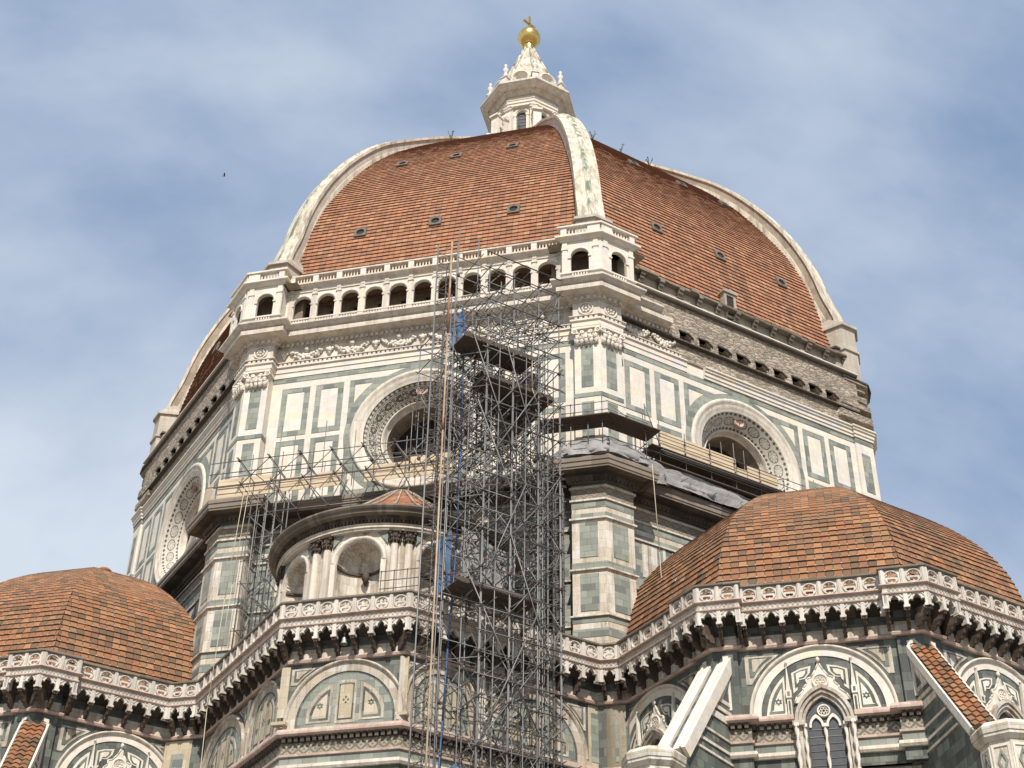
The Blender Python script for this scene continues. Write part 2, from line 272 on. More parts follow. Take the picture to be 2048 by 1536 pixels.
M['mossy'] = stone('mossy_marble', [(0.60, 0.56, 0.45), (0.52, 0.50, 0.40), (0.64, 0.58, 0.46)], 2.3, 0.75, sfac=0.95, s0=0.44, s1=0.56, stain=(0.13, 0.16, 0.11), bump=0.4)
M['darkgreen'] = stone('dark_green_serpentine', [(0.105, 0.115, 0.10), (0.15, 0.16, 0.14), (0.085, 0.09, 0.085), (0.17, 0.18, 0.155), (0.12, 0.13, 0.115)], 0.5, 0.4, mortar=(0.05, 0.05, 0.045), sfac=0.4, s0=0.45, s1=0.7, stain=(0.06, 0.05, 0.045), bump=0.4)
M['knob'] = simple('terracotta_knob', (0.36, 0.15, 0.08), 0.85, 0, 0.5, 4, (0.2, 0.1, 0.06))
M['porthole'] = simple('porthole_stone', (0.16, 0.135, 0.11), 0.9, 0, 0.5, 3, (0.08, 0.065, 0.05))
M['ribflank'] = stone('rib_flank_stone', [(0.32, 0.25, 0.19), (0.36, 0.285, 0.215), (0.28, 0.22, 0.165)], 0.9, 0.6, sfac=0.6, stain=(0.14, 0.11, 0.08), bump=0.4)
M['whitemarble'] = stone('pale_marble_field', [(0.68, 0.63, 0.54), (0.72, 0.67, 0.58), (0.65, 0.59, 0.49)], 0.9, 0.6, sfac=0.4, s0=0.5, s1=0.75, stain=(0.35, 0.28, 0.2), jf=0.3)
M['gap'] = simple('shaded_gap_under_tiles', (0.15, 0.075, 0.045), 0.95)  # tile risers coloured dark: painted shadow line in the gap below each course
M['paleplaster'] = stone('pale_plaster', [(0.50, 0.445, 0.37), (0.47, 0.41, 0.34), (0.53, 0.47, 0.39)], 1.2, 0.9, sfac=0.6, s0=0.45, s1=0.7, stain=(0.26, 0.21, 0.16), bump=0.4)
M['lowmarble'] = stone('grimy_marble', [(0.50, 0.44, 0.36), (0.56, 0.50, 0.42), (0.44, 0.37, 0.29), (0.60, 0.55, 0.48), (0.51, 0.43, 0.33)], 0.8, 0.5, sfac=0.8, s0=0.44, s1=0.64, stain=(0.19, 0.14, 0.10), bump=0.45)

# ------------------------------------------------------------------ mesh helpers
class MB:
    def __init__(s): s.v = []; s.f = []; s.uv = []; s.mi = []; s.smooth = []
    def add(s, vs, fs, mi=0, uvs=None, smooth=False):
        o = len(s.v); s.v.extend([tuple(p) for p in vs])
        for i, f in enumerate(fs):
            s.f.append([o+j for j in f]); s.mi.append(mi); s.smooth.append(smooth)
            s.uv.append(uvs[i] if uvs else None)
    def build(s, name, mats, parent=None, loc=None):
        me = bpy.data.meshes.new(name)
        off = Vector(loc) if loc else Vector((0, 0, 0))
        me.from_pydata([Vector(p)-off for p in s.v], [], s.f)
        if not isinstance(mats, (list, tuple)): mats = [mats]
        for m in mats: me.materials.append(M[m] if isinstance(m, str) else m)
        me.polygons.foreach_set('material_index', s.mi); me.polygons.foreach_set('use_smooth', s.smooth)
        if any(u is not None for u in s.uv):
            ul = me.uv_layers.new(name='UVMap'); flat = []
            for f, u in zip(s.f, s.uv):
                for i in range(len(f)): flat.extend(u[i] if u else (0.5, 0.5))
            ul.data.foreach_set('uv', flat)
        bm = bmesh.new(); bm.from_mesh(me); bmesh.ops.recalc_face_normals(bm, faces=bm.faces); bm.to_mesh(me); bm.free()
        me.update()
        o = bpy.data.objects.new(name, me); COL.objects.link(o)
        if loc: o.location = off
        if parent is not None:
            o.parent = parent
            w = wloc(parent)
            if not loc: o.location = -w
            else: o.location = off-w
        return o
def wloc(o):
    w = Vector(o.location)
    while o.parent is not None: o = o.parent; w += Vector(o.location)
    return w
SPLIT = {'marble_panels', 'cornice_dentils', 'green_panels', 'corner_strip', 'pier_strip', 'dark_opening', 'angle_strip', 'festoons', 'lunette_frames', 'green_band', 'mosaic_band', 'cream_fields', 'inlay_fields', 'inlay_frames', 'spandrel_frames', 'spandrel_green', 'green_inlay', 'arch_cornice', 'string_course', 'window_bars', 'turret_panels', 'turret_inlay'}
def part(name, mb, mats, parent):
    """one mesh; a collection of separate pieces becomes one object each"""
    if name not in SPLIT: return mb.build(name, mats, parent)
    n = len(mb.v); up = list(range(n))
    def find(a):
        while up[a] != a: up[a] = up[up[a]]; a = up[a]
        return a
    for f in mb.f:
        r0 = find(f[0])
        for k in f[1:]: up[find(k)] = r0
    cl = {}
    for i, f in enumerate(mb.f): cl.setdefault(find(f[0]), []).append(i)
    groups = []
    for fl in cl.values():
        ps = [mb.v[k] for i in fl for k in mb.f[i]]
        groups.append([[min(p[a] for p in ps) for a in range(3)], [max(p[a] for p in ps) for a in range(3)], fl])
    gap = 0.12; changed = True
    while changed:
        changed = False; out = []
        for g in groups:
            for h in out:
                if all(g[0][a]-gap < h[1][a] and h[0][a]-gap < g[1][a] for a in range(3)):
                    h[0] = [min(g[0][a], h[0][a]) for a in range(3)]; h[1] = [max(g[1][a], h[1][a]) for a in range(3)]; h[2] = h[2]+g[2]; changed = True; break
            else: out.append(g)
        groups = out
    if len(groups) == 1 or len(groups) > 99: return mb.build(name, mats, parent)
    first = None
    for g in groups:
        m = MB(); idx = {}
        for i in g[2]:
            nf = []
            for k in mb.f[i]:
                if k not in idx: idx[k] = len(m.v); m.v.append(mb.v[k])
                nf.append(idx[k])
            m.f.append(nf); m.uv.append(mb.uv[i]); m.mi.append(mb.mi[i]); m.smooth.append(mb.smooth[i])
        o = m.build(name, mats, parent); first = first or o
    return first
def single(name, mb, mats, label, cat, group=None, kind=None):
    xs = [p[0] for p in mb.v]; ys = [p[1] for p in mb.v]; zs = [p[2] for p in mb.v]
    o = mb.build(name, mats, None, ((min(xs)+max(xs))/2, (min(ys)+max(ys))/2, min(zs)))
    return tag(o, label, cat, group, kind)
def tag(o, label=None, cat=None, group=None, kind=None):
    for k, v in (('label', label), ('category', cat), ('group', group), ('kind', kind)):
        if v: o[k] = v
    return o
def thing(name, label, cat, loc=(0, 0, 0), group=None):
    o = bpy.data.objects.new(name, None); COL.objects.link(o); o.location = loc; o.empty_display_size = 0.5
    return tag(o, label, cat, group)

class Fr:
    """upright plane: outward direction ang (degrees), distance ap from centre C"""
    def __init__(s, ang, ap, C=(0, 0)):
        a = radians(ang); s.n = Vector((cos(a), sin(a), 0)); s.t = Vector((-sin(a), cos(a), 0)); s.o = Vector((C[0], C[1], 0)) + s.n*ap; s.ang = ang
    def p(s, x, z, d=0.0): return s.o + s.t*x + s.n*d + Vector((0, 0, z))
def prism(mb, F, poly, d0, d1, holes=(), mi=0, back=False):
    loops = [poly]+list(holes)
    allp = [q for lp in loops for q in lp]
    tris = tessellate_polygon([[Vector((q[0], q[1], 0)) for q in lp] for lp in loops])
    n = len(allp)
    vs = [F.p(x, z, d1) for x, z in allp]+[F.p(x, z, d0) for x, z in allp]
    fs = [list(t) for t in tris]
    if back: fs += [[i+n for i in t][::-1] for t in tris]
    k = 0
    for lp in loops:
        m = len(lp)
        for i in range(m): a, b = k+i, k+(i+1) % m; fs.append([a, b, b+n, a+n])
        k += m
    mb.add(vs, fs, mi)
def box(mb, F, s0, s1, z0, z1, d0, d1, mi=0): 
    vs = [F.p(s, z, d) for d in (d0, d1) for z in (z0, z1) for s in (s0, s1)]
    mb.add(vs, [(0, 1, 3, 2), (4, 6, 7, 5), (0, 4, 5, 1), (2, 3, 7, 6), (0, 2, 6, 4), (1, 5, 7, 3)], mi)
def frame(mb, F, s0, s1, z0, z1, w, d0, d1, mi=0):
    prism(mb, F, [(s0, z0), (s1, z0), (s1, z1), (s0, z1)], d0, d1, [[(s0+w, z0+w), (s0+w, z1-w), (s1-w, z1-w), (s1-w, z0+w)]], mi)
def arc(sc, zc, R, a0, a1, n): return [(sc+R*cos(radians(a0+(a1-a0)*i/n)), zc+R*sin(radians(a0+(a1-a0)*i/n))) for i in range(n+1)]
def annulus(mb, F, sc, zc, prof, a0=0, a1=360, n=48, mi=0, umul=1.0, smooth=True):
    """revolve a profile [(R, d)] around the point (sc, zc) of the plane"""
    vs = []; fs = []; uv = []; m = len(prof)
    for i in range(n+1):
        a = radians(a0+(a1-a0)*i/n)
        for R, d in prof: vs.append(F.p(sc+R*cos(a), zc+R*sin(a), d))
    for i in range(n):
        for j in range(m-1):
            fs.append([i*m+j, (i+1)*m+j, (i+1)*m+j+1, i*m+j+1])
            u0 = umul*i/n; u1 = umul*(i+1)/n; v0 = j/(m-1); v1 = (j+1)/(m-1)
            uv.append([(u0, v0), (u1, v0), (u1, v1), (u0, v1)])
    mb.add(vs, fs, mi, uv, smooth)
def sweep(mb, path, prof, closed=False, mi=0):
    """path: plan points left to right as seen from outside; prof: [(offset outwards, z)]"""
    n = len(path); P = [Vector(q) for q in path]; nr = []
    for i in range(n if closed else n-1):
        t = (P[(i+1) % n]-P[i]).normalized(); nr.append(Vector((t.y, -t.x)))
    mit = []
    for i in range(n):
        if closed: a, b = nr[i-1], nr[i]
        elif i == 0: a = b = nr[0]
        elif i == n-1: a = b = nr[-1]
        else: a, b = nr[i-1], nr[i]
        mit.append((a+b)/max(0.3, (1+a.dot(b))))
    vs = []; m = len(prof)
    for i in range(n):
        for d, z in prof: q = P[i]+mit[i]*d; vs.append((q.x, q.y, z))
    fs = []
    for i in range(n if closed else n-1):
        for j in range(m-1): k = (i+1) % n; fs.append([i*m+j, k*m+j, k*m+j+1, i*m+j+1])
    if not closed and m > 2: fs.append(list(range(m))); fs.append([(n-1)*m+j for j in range(m)][::-1])
    mb.add(vs, fs, mi)
def slab(z0, z1, d, back=-0.3): return [(back, z0), (d, z0), (d, z1), (back, z1)]
def lathe(mb, c, prof, n=16, a0=0.0, a1=360.0, mi=0, smooth=True):
    full = abs(a1-a0) >= 360; m = len(prof); vs = []; fs = []; cnt = n if full else n+1
    for i in range(cnt):
        a = radians(a0+(a1-a0)*i/n)
        for r, z in prof: vs.append((c[0]+r*cos(a), c[1]+r*sin(a), z))
    for i in range(n):
        k = (i+1) % cnt
        for j in range(m-1): fs.append([i*m+j, k*m+j, k*m+j+1, i*m+j+1])
    mb.add(vs, fs, mi, None, smooth)
def tube(mb, a, b, r=0.03, n=5, mi=0):
    a = Vector(a); b = Vector(b); d = (b-a)
    if d.length < 1e-6: return
    d.normalize(); u = d.orthogonal().normalized(); w = d.cross(u)
    vs = [p+(u*cos(2*pi*i/n)+w*sin(2*pi*i/n))*r for p in (a, b) for i in range(n)]
    fs = [[i, (i+1) % n, n+(i+1) % n, n+i] for i in range(n)]+[list(range(n))[::-1], list(range(n, 2*n))]
    mb.add(vs, fs, mi, None, True)
def blob(mb, c, r, sz=(1, 1, 1), seed=0, mi=0):
    """small carved lump"""
    rr = random.Random(seed); c = Vector(c)
    vs = []; 
    for k in range(3):
        for i in range(6):
            ph = (-50+50*k); a = radians(60*i+30*k)
            q = r*(1+rr.uniform(-.15, .15)); vs.append(c+Vector((q*cos(radians(ph))*cos(a)*sz[0], q*cos(radians(ph))*sin(a)*sz[1], q*sin(radians(ph))*sz[2])))
    vs.append(c+Vector((0, 0, r*sz[2]))); vs.append(c-Vector((0, 0, r*sz[2])))
    fs = []
    for k in range(2):
        for i in range(6): fs.append([k*6+i, k*6+(i+1) % 6, (k+1)*6+(i+1) % 6, (k+1)*6+i])
    for i in range(6): fs.append([12+i, 12+(i+1) % 6, 18]); fs.append([(i+1) % 6, i, 19])
    mb.add(vs, fs, mi, None, True)
def resample(prof, step):
    """prof: list of (r, z) -> points at equal arc length on a smooth curve"""
    pts = []
    n = len(prof)
    for i in range(n-1):
        p0 = prof[max(0, i-1)]; p1 = prof[i]; p2 = prof[i+1]; p3 = prof[min(n-1, i+2)]
        for k in range(12):
            t = k/12
            f = lambda a, b, c, d: 0.5*((2*b)+(-a+c)*t+(2*a-5*b+4*c-d)*t*t+(-a+3*b-3*c+d)*t**3)
            pts.append((f(p0[0], p1[0], p2[0], p3[0]), f(p0[1], p1[1], p2[1], p3[1])))
    pts.append(prof[-1]); out = [pts[0]]; acc = 0
    for a, b in zip(pts, pts[1:]):
        L_ = hypot(b[0]-a[0], b[1]-a[1])
        while acc+L_ >= step:
            f = (step-acc)/L_; a = (a[0]+(b[0]-a[0])*f, a[1]+(b[1]-a[1])*f); out.append(a); L_ = hypot(b[0]-a[0], b[1]-a[1]); acc = 0
        acc += L_
    return out
def tiled_face(mb, C, ang, prof, half=22.5, tw=0.37, lip=0.065, seed=0, jit=0.012):
    """one side of a pointed dome, laid in overlapping courses of separate tiles; prof gives the corner radius"""
    rr = random.Random(seed); c0 = cos(radians(half)); t0 = math.tan(radians(half))
    Fn = Fr(ang, 0, C); uo = seed*61
    for i in range(len(prof)-1):
        (ra, za), (rb, zb) = prof[i], prof[i+1]
        aa, ab = ra*c0, rb*c0; wa, wb = aa*t0, ab*t0
        ln = hypot(ab-aa, zb-za); nx, nz = (zb-za)/ln, -(ab-aa)/ln
        k0 = math.floor(-wa/tw); k1 = math.ceil(wa/tw)
        lipc = lip*min(1.0, max(0.13, ((zb-za)/ln-0.62)/0.3))
        for k in range(k0, k1):
            s0, s1 = max(k*tw, -wa), min((k+1)*tw, wa)
            if s1-s0 < 0.02: continue
            q0, q1 = max(min(s0, wb), -wb), max(min(s1, wb), -wb)
            l = lipc+rr.uniform(-jit, jit)*lipc/lip; l2 = l+rr.uniform(-jit, jit)*0.5
            pl = Fn.p(s0, za+nz*l, aa+nx*l); pr = Fn.p(s1, za+nz*l2, aa+nx*l2); ql = Fn.p(q0, zb, ab); qr = Fn.p(q1, zb, ab)
            bl = Fn.p(s0, za, aa); br = Fn.p(s1, za, aa)
            u0 = uo+s0/tw; u1 = uo+s1/tw-1e-4; v0 = i+0.02; v1 = i+0.98
            mb.add([bl, br, pr, pl, ql, qr], [(0, 1, 2, 3), (3, 2, 5, 4)], 0, [[(u0, v0), (u1, v0), (u1, v0), (u0, v0)], [(u0, v0), (u1, v0), (u1, v1), (u0, v1)]]); mb.mi[-2] = 1
def isect(l1, l2):
    (a, p), (b, q) = l1, l2; a = radians(a); b = radians(b)
    d = cos(a)*sin(b)-sin(a)*cos(b)
    return ((p*sin(b)-q*sin(a))/d, (q*cos(a)-p*cos(b))/d)

# ------------------------------------------------------------------ the setting: ground
g = MB(); g.add([(-900, -900, 0), (900, -900, 0), (900, 900, 0), (-900, 900, 0)], [(0, 1, 2, 3)])
single('ground', g, 'ground', 'stone paved square below the cathedral', 'ground', kind='structure')

# ------------------------------------------------------------------ the cathedral
cath = thing('cathedral', 'domed cathedral of white and green marble with red tiled dome and golden ball on top', 'cathedral')
DRUM_AP = 24.3; COR = 10.33
FG = Fr(-112.5, DRUM_AP); FE = Fr(-67.5, DRUM_AP); FS = Fr(-157.5, DRUM_AP)

# main dome: eight tiled sails
prof_raw = [(25.85, 55.6), (25.4, 58.0), (24.95, 60.0), (24.3, 63.0), (23.25, 66.0), (21.75, 69.0), (20.0, 72.0), (18.6, 74.0), (17.0, 76.0), (15.15, 78.0), (13.2, 80.0), (11.1, 82.0), (8.9, 84.0), (7.2, 85.5), (5.3, 86.9)]
DP = resample(prof_raw, 0.36)
db = MB()
for k, a in enumerate((-112.5, -67.5, -157.5, -22.5, 157.5, 22.5, 67.5, 112.5)):
    if k < 5: tiled_face(db, (0, 0), a, DP, seed=k+1)
    else: tiled_face(db, (0, 0), a, DP[::6]+[DP[-1]], tw=4.0, seed=k+1)
dome = part('main_dome', db, ['tile', 'gap'], cath)
# ribs
ro = [(26.0, 57.2), (25.75, 59.8), (25.1, 62.0), (24.65, 64.0), (23.95, 66.2), (22.75, 69.0), (20.85, 72.3), (18.4, 75.6), (15.8, 78.2), (13.3, 80.5), (11.2, 82.35), (9.0, 84.15), (7.2, 85.7), (5.3, 87.1)]
RO = resample(ro, 0.75)
def rib(k):
    a = -90-45*k; F = Fr(a, 0); m = MB(); n = len(RO); rows = []
    for i, (r, z) in enumerate(RO):
        j = min(i+1, n-1); h = max(i-1, 0); tx, tz = RO[j][0]-RO[h][0], RO[j][1]-RO[h][1]; l = hypot(tx, tz); nx, nz = tz/l, -tx/l
        w = 0.80-0.2*i/n; w2 = w*0.86
        le = 0.12 if k in (2, 7) else -0.06
        sec = [(-w-le, -1.8), (-w-le, -0.82), (-w+0.08, -0.78), (-w+0.08, -0.30), (-w-0.04, -0.28), (-w-0.04, -0.10), (-0.2, 0.0), (-0.15, 0.08), (0.15, 0.08), (0.2, 0.0), (w+0.04, -0.10), (w+0.04, -0.28), (w-0.08, -0.30), (w-0.08, -0.78), (w+le, -0.82), (w+le, -1.8)]
        rows.append([F.p(s, z+nz*e, r+nx*e) for s, e in sec])
    vs = [p for r_ in rows for p in r_]; q = 16
    fs = [[i*q+j, i*q+j+1, (i+1)*q+j+1, (i+1)*q+j] for i in range(n-1) for j in range(q-1)]
    fs += [list(range(q)), [(n-1)*q+j for j in range(q)][::-1]]
    m.add(vs, fs)
    for i in range(n-1):
        for j in (2, 7, 12): m.mi[i*(q-1)+j] = 1 if j != 7 else 2
    part('rib', m, ['rib', 'ribflank' if k in (2, 7) else 'paleplaster', 'mossy'], dome)
    # block at the foot of the rib
    b = MB(); Rk = 26.9
    c_ = Fr(a, 0); w = 1.25
    for z0, z1, w, R_ in ((54.6, 58.9, 1.02, 26.4), (58.9, 59.1, 1.16, 26.6), (57.0, 57.15, 1.12, 26.52)):
        pl = [(-w, 22.5), (-w, R_-w*0.41), (0, R_), (w, R_-w*0.41), (w, 22.5)]
        vs = [c_.p(s, z, r) for z in (z0, z1) for s, r in pl]
        b.add(vs, [[i, i+1, i+6, i+5] for i in range(4)]+[[0, 1, 2, 3, 4], [9, 8, 7, 6, 5], [4, 0, 5, 9]])
    # little roof sloping up to the rib
    vs = [c_.p(-1.1, 59.1, 22.9), c_.p(-1.1, 59.1, 26.1), c_.p(0, 59.1, 26.55), c_.p(1.1, 59.1, 26.1), c_.p(1.1, 59.1, 22.9), c_.p(-1.0, 59.75, 25.2), c_.p(1.0, 59.75, 25.2), c_.p(0, 59.8, 25.6)]
    b.add(vs, [(1, 2, 7, 5), (2, 3, 6, 7), (0, 1, 5), (4, 6, 3)])
    part('rib_foot', b, 'paleplaster', dome)
for k in range(8): rib(k)
# port holes in the sails, dark openings in a grey stone frame
def on_sail(ang, s, z):
    for i in range(len(DP)-1):
        if DP[i][1] <= z <= DP[i+1][1]:
            f = (z-DP[i][1])/(DP[i+1][1]-DP[i][1]); r = DP[i][0]+(DP[i+1][0]-DP[i][0])*f
            dr, dz = DP[i+1][0]-DP[i][0], DP[i+1][1]-DP[i][1]; break
    c0 = cos(radians(22.5)); r *= c0; dr *= c0; l = hypot(dr, dz)
    F = Fr(ang, 0); P = F.p(s, z, r); up = (F.n*(dr/l)+Vector((0, 0, dz/l))); out = (F.n*(dz/l)-Vector((0, 0, dr/l)))
    return P, F.t, up, out
def porthole(ang, s, z, w=0.62):
    P, t_, u_, o_ = on_sail(ang, s, z); m = MB()
    q = lambda x, y, e: P+t_*x+u_*y+o_*e
    a = w*0.62; N_ = 12
    outer = [(-a, -a), (0, -a), (a, -a), (a, 0), (a, a), (0, a), (-a, a), (-a, 0)]
    n8 = [(a*0.72*cos(radians(225+45*i)), a*0.72*sin(radians(225+45*i))) for i in range(8)]
    vs = [q(x, y, 0.16) for x, y in outer]+[q(x, y, 0.16) for x, y in n8]+[q(x, y, -0.02) for x, y in outer]+[q(x, y, 0.06) for x, y in n8]
    fs = []
    for i in range(8):
        j = (i+1) % 8; fs += [[i, j, 8+j, 8+i], [i, j, 16+j, 16+i], [8+i, 8+j, 24+j, 24+i]]
    m.add(vs, fs); m.add([q(x, y, 0.065) for x, y in n8], [list(range(8))], 1)
    part('porthole', m, ['porthole', 'dark'], dome)
for a_, s_, z_ in ((-112.5, -5.1, 62.1), (-112.5, -0.2, 62.1), (-112.5, 4.8, 62.1), (-112.5, -4.1, 71.5), (-112.5, -0.25, 71.4), (-112.5, 3.65, 71.6), (-67.5, -4.2, 62.2), (-67.5, 0.8, 62.2), (-67.5, 5.85, 62.2), (-67.5, -2.6, 71.9), (-67.5, 1.7, 72.3), (-67.5, 5.5, 72.3), (-157.5, -4.0, 62.2), (-157.5, 1.0, 62.2), (-157.5, 5.5, 62.2)):
    porthole(a_, s_, z_)
# dormer door at the foot of the right-hand sail
F = FE; m = MB()
F2 = Fr(-67.5, 23.6)
frame(m, F2, -0.3, 0.6, 56.0, 57.9, 0.17, -0.6, 0.42); prism(m, F2, [(-0.42, 57.9), (0.72, 57.9), (0.72, 58.0), (0.15, 58.2), (-0.42, 58.0)], -1.2, 0.52)
box(m, F2, -0.14, 0.44, 55.2, 57.74, 0.1, 0.36, 1)
part('dormer', m, ['plaster', 'dark'], dome)

# ---- drum: three detailed sides, five plain ones
def drum_face(F, cols, full):
    m = MB(); O = (0, 45.6)
    hole = arc(O[0], O[1], 3.9, 0, 360, 64)[:-1]
    prism(m, F, [(-9.2, 40.9), (9.2, 40.9), (9.2, 50.9), (-9.2, 50.9)], -0.5, 0.0, [hole])
    d = part('drum_wall', m, 'marble', cath)
    if not full: return d
    gq = MB(); e0, e1 = 0.0, 0.025
    for sg in (-1, 1):
        for a, b in ((8.27, 6.58), (6.22, 4.55)):
            s0, s1 = (-a, -b) if sg < 0 else (b, a)
            frame(gq, F, s0, s1, 46.12, 49.4, 0.33, e0, e1); frame(gq, F, s0, s1, 41.6, 45.8, 0.33, e0, e1)
    box(gq, F, -8.9, 8.9, 49.84, 50.17, e0, e1)
    ring_ = arc(0, 45.6, 4.28, 0, 360, 72)[:-1]
    prism(gq, F, ring_, 0.0, 0.03, [arc(0, 45.6, 3.86, 0, 360, 64)[:-1]])
    for sg in (-1, 1):
        x = 4.18
        a0 = math.degrees(math.acos(3.88/4.26)); a1 = math.degrees(math.asin(3.5/4.26))
        for top in (1, -1):
            A_ = [(3.86*cos(radians(90)), 0)]
            outer = [(sg*x, 45.6), (sg*x, 45.6+top*3.82), (0.6*sg, 45.6+top*3.82), (0.6*sg, 45.6+top*4.1)]
            arcp = arc(0, 45.6, 4.2, 82, 4, 14); arcp = [(sg*px, 45.6+top*(pz-45.6)) for px, pz in arcp]
            poly = [(sg*x, 45.65 if top > 0 else 45.55), (sg*x, 45.6+top*3.82), (sg*0.7, 45.6+top*3.82)]+arcp
            # white spandrel cut out of the green
            b0 = math.degrees(math.asin(3.5/4.45)); b1 = math.degrees(math.acos(3.86/4.45))
            hl = [(3.86, 3.5)]+[(4.45*cos(radians(b0+(b1-b0)*i/8)), 4.45*sin(radians(b0+(b1-b0)*i/8))) for i in range(9)]
            hl = [(sg*p, 45.6+top*q) for p, q in hl]
            prism(gq, F, poly, 0.0, 0.022, [hl])
    part('green_inlay', gq, 'green', d)
    return d
def oculus(F, mat, parent):
    m = MB()
    annulus(m, F, 0, 45.6, [(3.93, 0.0), (3.92, 0.10), (3.82, 0.16), (3.68, 0.15), (3.62, 0.07), (3.45, 0.10), (3.35, 0.03), (3.15, -0.03)], n=72)
    annulus(m, F, 0, 45.6, [(2.39, -0.86), (2.36, -0.76), (2.30, -0.78), (2.27, -0.95), (2.22, -1.15), (2.15, -1.2)], n=60)
    o = part('oculus', m, 'trim', parent)
    rv = MB(); annulus(rv, F, 0, 45.6, [(2.15, -1.2), (2.12, -2.4)], n=48); part('window_reveal', rv, 'galleryback', parent)
    b = MB(); annulus(b, F, 0, 45.6, [(3.15, -0.03), (2.39, -0.86)], n=72, umul=21 if mat == 'fleur' else 19)
    part('inlaid_band', b, mat, parent)
    md = MB(); md_f = 45.6+2.77; annulus(md, F, 0, md_f, [(0.34, -0.5), (0.34, -0.3), (0.28, -0.3), (0.27, -0.34), (0.001, -0.34)], n=20)
    for q_ in ((0, .12, .05), (0, -.02, .06), (-.12, .02, .05), (.12, .02, .05), (0, -.16, .04)): blob(md, F.p(q_[0], md_f+q_[1], -0.33), q_[2], (1, 1, 1.6), 3, 1)
    part('medallion', md, ['pinkmarble', 'oldtile'], parent)
    gl = MB(); prism(gl, F, arc(0, 45.6, 2.14, 0, 360, 40)[:-1], -2.5, -2.38); part('window_glass', gl, 'dark', parent)
    br = MB()
    for q in (-1.1, 0, 1.1): hq = sqrt(2.12**2-q*q); box(br, F, -hq, hq, 45.6+q-0.03, 45.6+q+0.03, -2.36, -2.3); box(br, F, q-0.03, q+0.03, 45.6-hq, 45.6+hq, -2.36, -2.29)
    part('window_bars', br, 'iron', parent)
    return o
dG = drum_face(FG, None, True); dE = drum_face(FE, None, True); dS = drum_face(FS, None, True)
oculus(FG, 'fleur', dG); oculus(FE, 'rosette', dE); oculus(FS, 'rosette', dS)
for a in (-22.5, 22.5, 67.5, 112.5, 157.5):
    m = MB(); box(m, Fr(a, DRUM_AP), -10.1, 10.1, 40.9, 50.9, -0.5, 0.0); part('drum_wall', m, 'marble', cath)
m = MB()  # closing floor under the dome so that light does not leak
lathe(m, (0, 0), [(0, 41.0), (25.0, 41.0)], 16); part('drum_floor', m, 'dark', cath)

# corner pilasters of the drum; every corner has its own radius
PR = {0: 27.0, 1: 27.0, 7: 26.45, 2: 26.45}
def corner_pair(k, R_=None):
    """frames of the two sides meeting at corner k, with the tangent position of the ridge"""
    R_ = R_ or PR.get(k, 26.5)
    aL, aR = -112.5-45*(k-1)-45, -112.5-45*(k-1)  # left side seen from outside has the smaller angle
    ap = R_*cos(radians(22.5)); s = R_*sin(radians(22.5))
    return (Fr(aL, ap), s), (Fr(aR, ap), s)
# k=0: sides -112.5 (left, ridge at +s) and -67.5 (right, ridge at -s)
for k in range(8):
    aL, aR = -112.5-45*k, -67.5-45*k
    R_ = PR.get(k, 26.5); ap = R_*cos(radians(22.5)); sr = R_*sin(radians(22.5)); w = 1.42
    FLl, FRr = Fr(aL, ap), Fr(aR, ap)
    m = MB()
    A = FLl.p(sr-w, 0, 0); B = FLl.p(sr, 0, 0); C_ = FRr.p(-sr+w, 0, 0)
    bl = FLl.p(sr-w, 0, -1.4); br_ = FRr.p(-sr+w, 0, -1.4)
    path = [(bl.x, bl.y), (A.x, A.y), (B.x, B.y), (C_.x, C_.y), (br_.x, br_.y)]
    sweep(m, path, [(0, 40.9), (0, 50.6)])
    pil = part('pilaster', m, 'marble', cath)
    if k in (0, 1, 2, 7):
        g = MB()
        for Fq, c in ((FLl, sr-0.72), (FRr, -sr+0.72)):
            box(g, Fq, c-0.33, c+0.33, 46.45, 49.15, 0, 0.02); box(g, Fq, c-0.33, c+0.33, 42.0, 45.5, 0, 0.02)
        sweep(g, path, [(0, 45.8), (0.03, 45.8), (0.03, 46.06), (0, 46.06)])
        part('green_inlay', g, 'green', pil)

# finished entablature over the side with the gallery, wrapping both corner piers
def ridge_path(aps, parts):
    return parts
def P2(F, s, d=0): q = F.p(s, 0, d); return (q.x, q.y)
apP = 27.0*cos(radians(22.5)); sR = 27.0*sin(radians(22.5))
GP, EP, SP = Fr(-112.5, apP), Fr(-67.5, apP), Fr(-157.5, apP)
w = 1.42
def ent_path(eE, eS):
    """plan line of the finished entablature: from side S (end at tangent eS) round to side E (end eE)"""
    return [P2(FS, eS), P2(FS, sR-w), P2(SP, sR-w), P2(SP, sR), P2(GP, -sR+w), P2(FG, -sR+w), P2(FG, sR-w), P2(GP, sR-w), P2(GP, sR), P2(EP, -sR+w), P2(FE, -sR+w), P2(FE, eE)]
arch = MB()
sweep(arch, ent_path(-3.9, 6.4), [(0, 50.17), (0.06, 50.17), (0.06, 50.5), (0.11, 50.52), (0.11, 50.83), (0.2, 50.86), (0.2, 50.95), (0, 50.95)])
en = part('architrave', arch, 'marble', cath)
bead = MB(); sweep(bead, ent_path(-4.3, 6.7), [(0, 50.95), (0.2, 50.95), (0.2, 50.98), (0.1, 50.98), (0.1, 51.14), (0.24, 51.14), (0.24, 51.2), (0, 51.2)])
def along(path, step, fn, inset=0.0):
    """call fn(point, tangent, normal) at even steps on every stretch of the plan line"""
    for a, b in zip(path, path[1:]):
        a = Vector((*a, 0)); b = Vector((*b, 0)); l = (b-a).length; t = (b-a)/l; n = Vector((t.y, -t.x, 0)); c = max(1, int((l-inset*2)/step))
        if l < step: continue
        for i in range(c): fn(a+t*((i+0.5)*l/c), t, n)
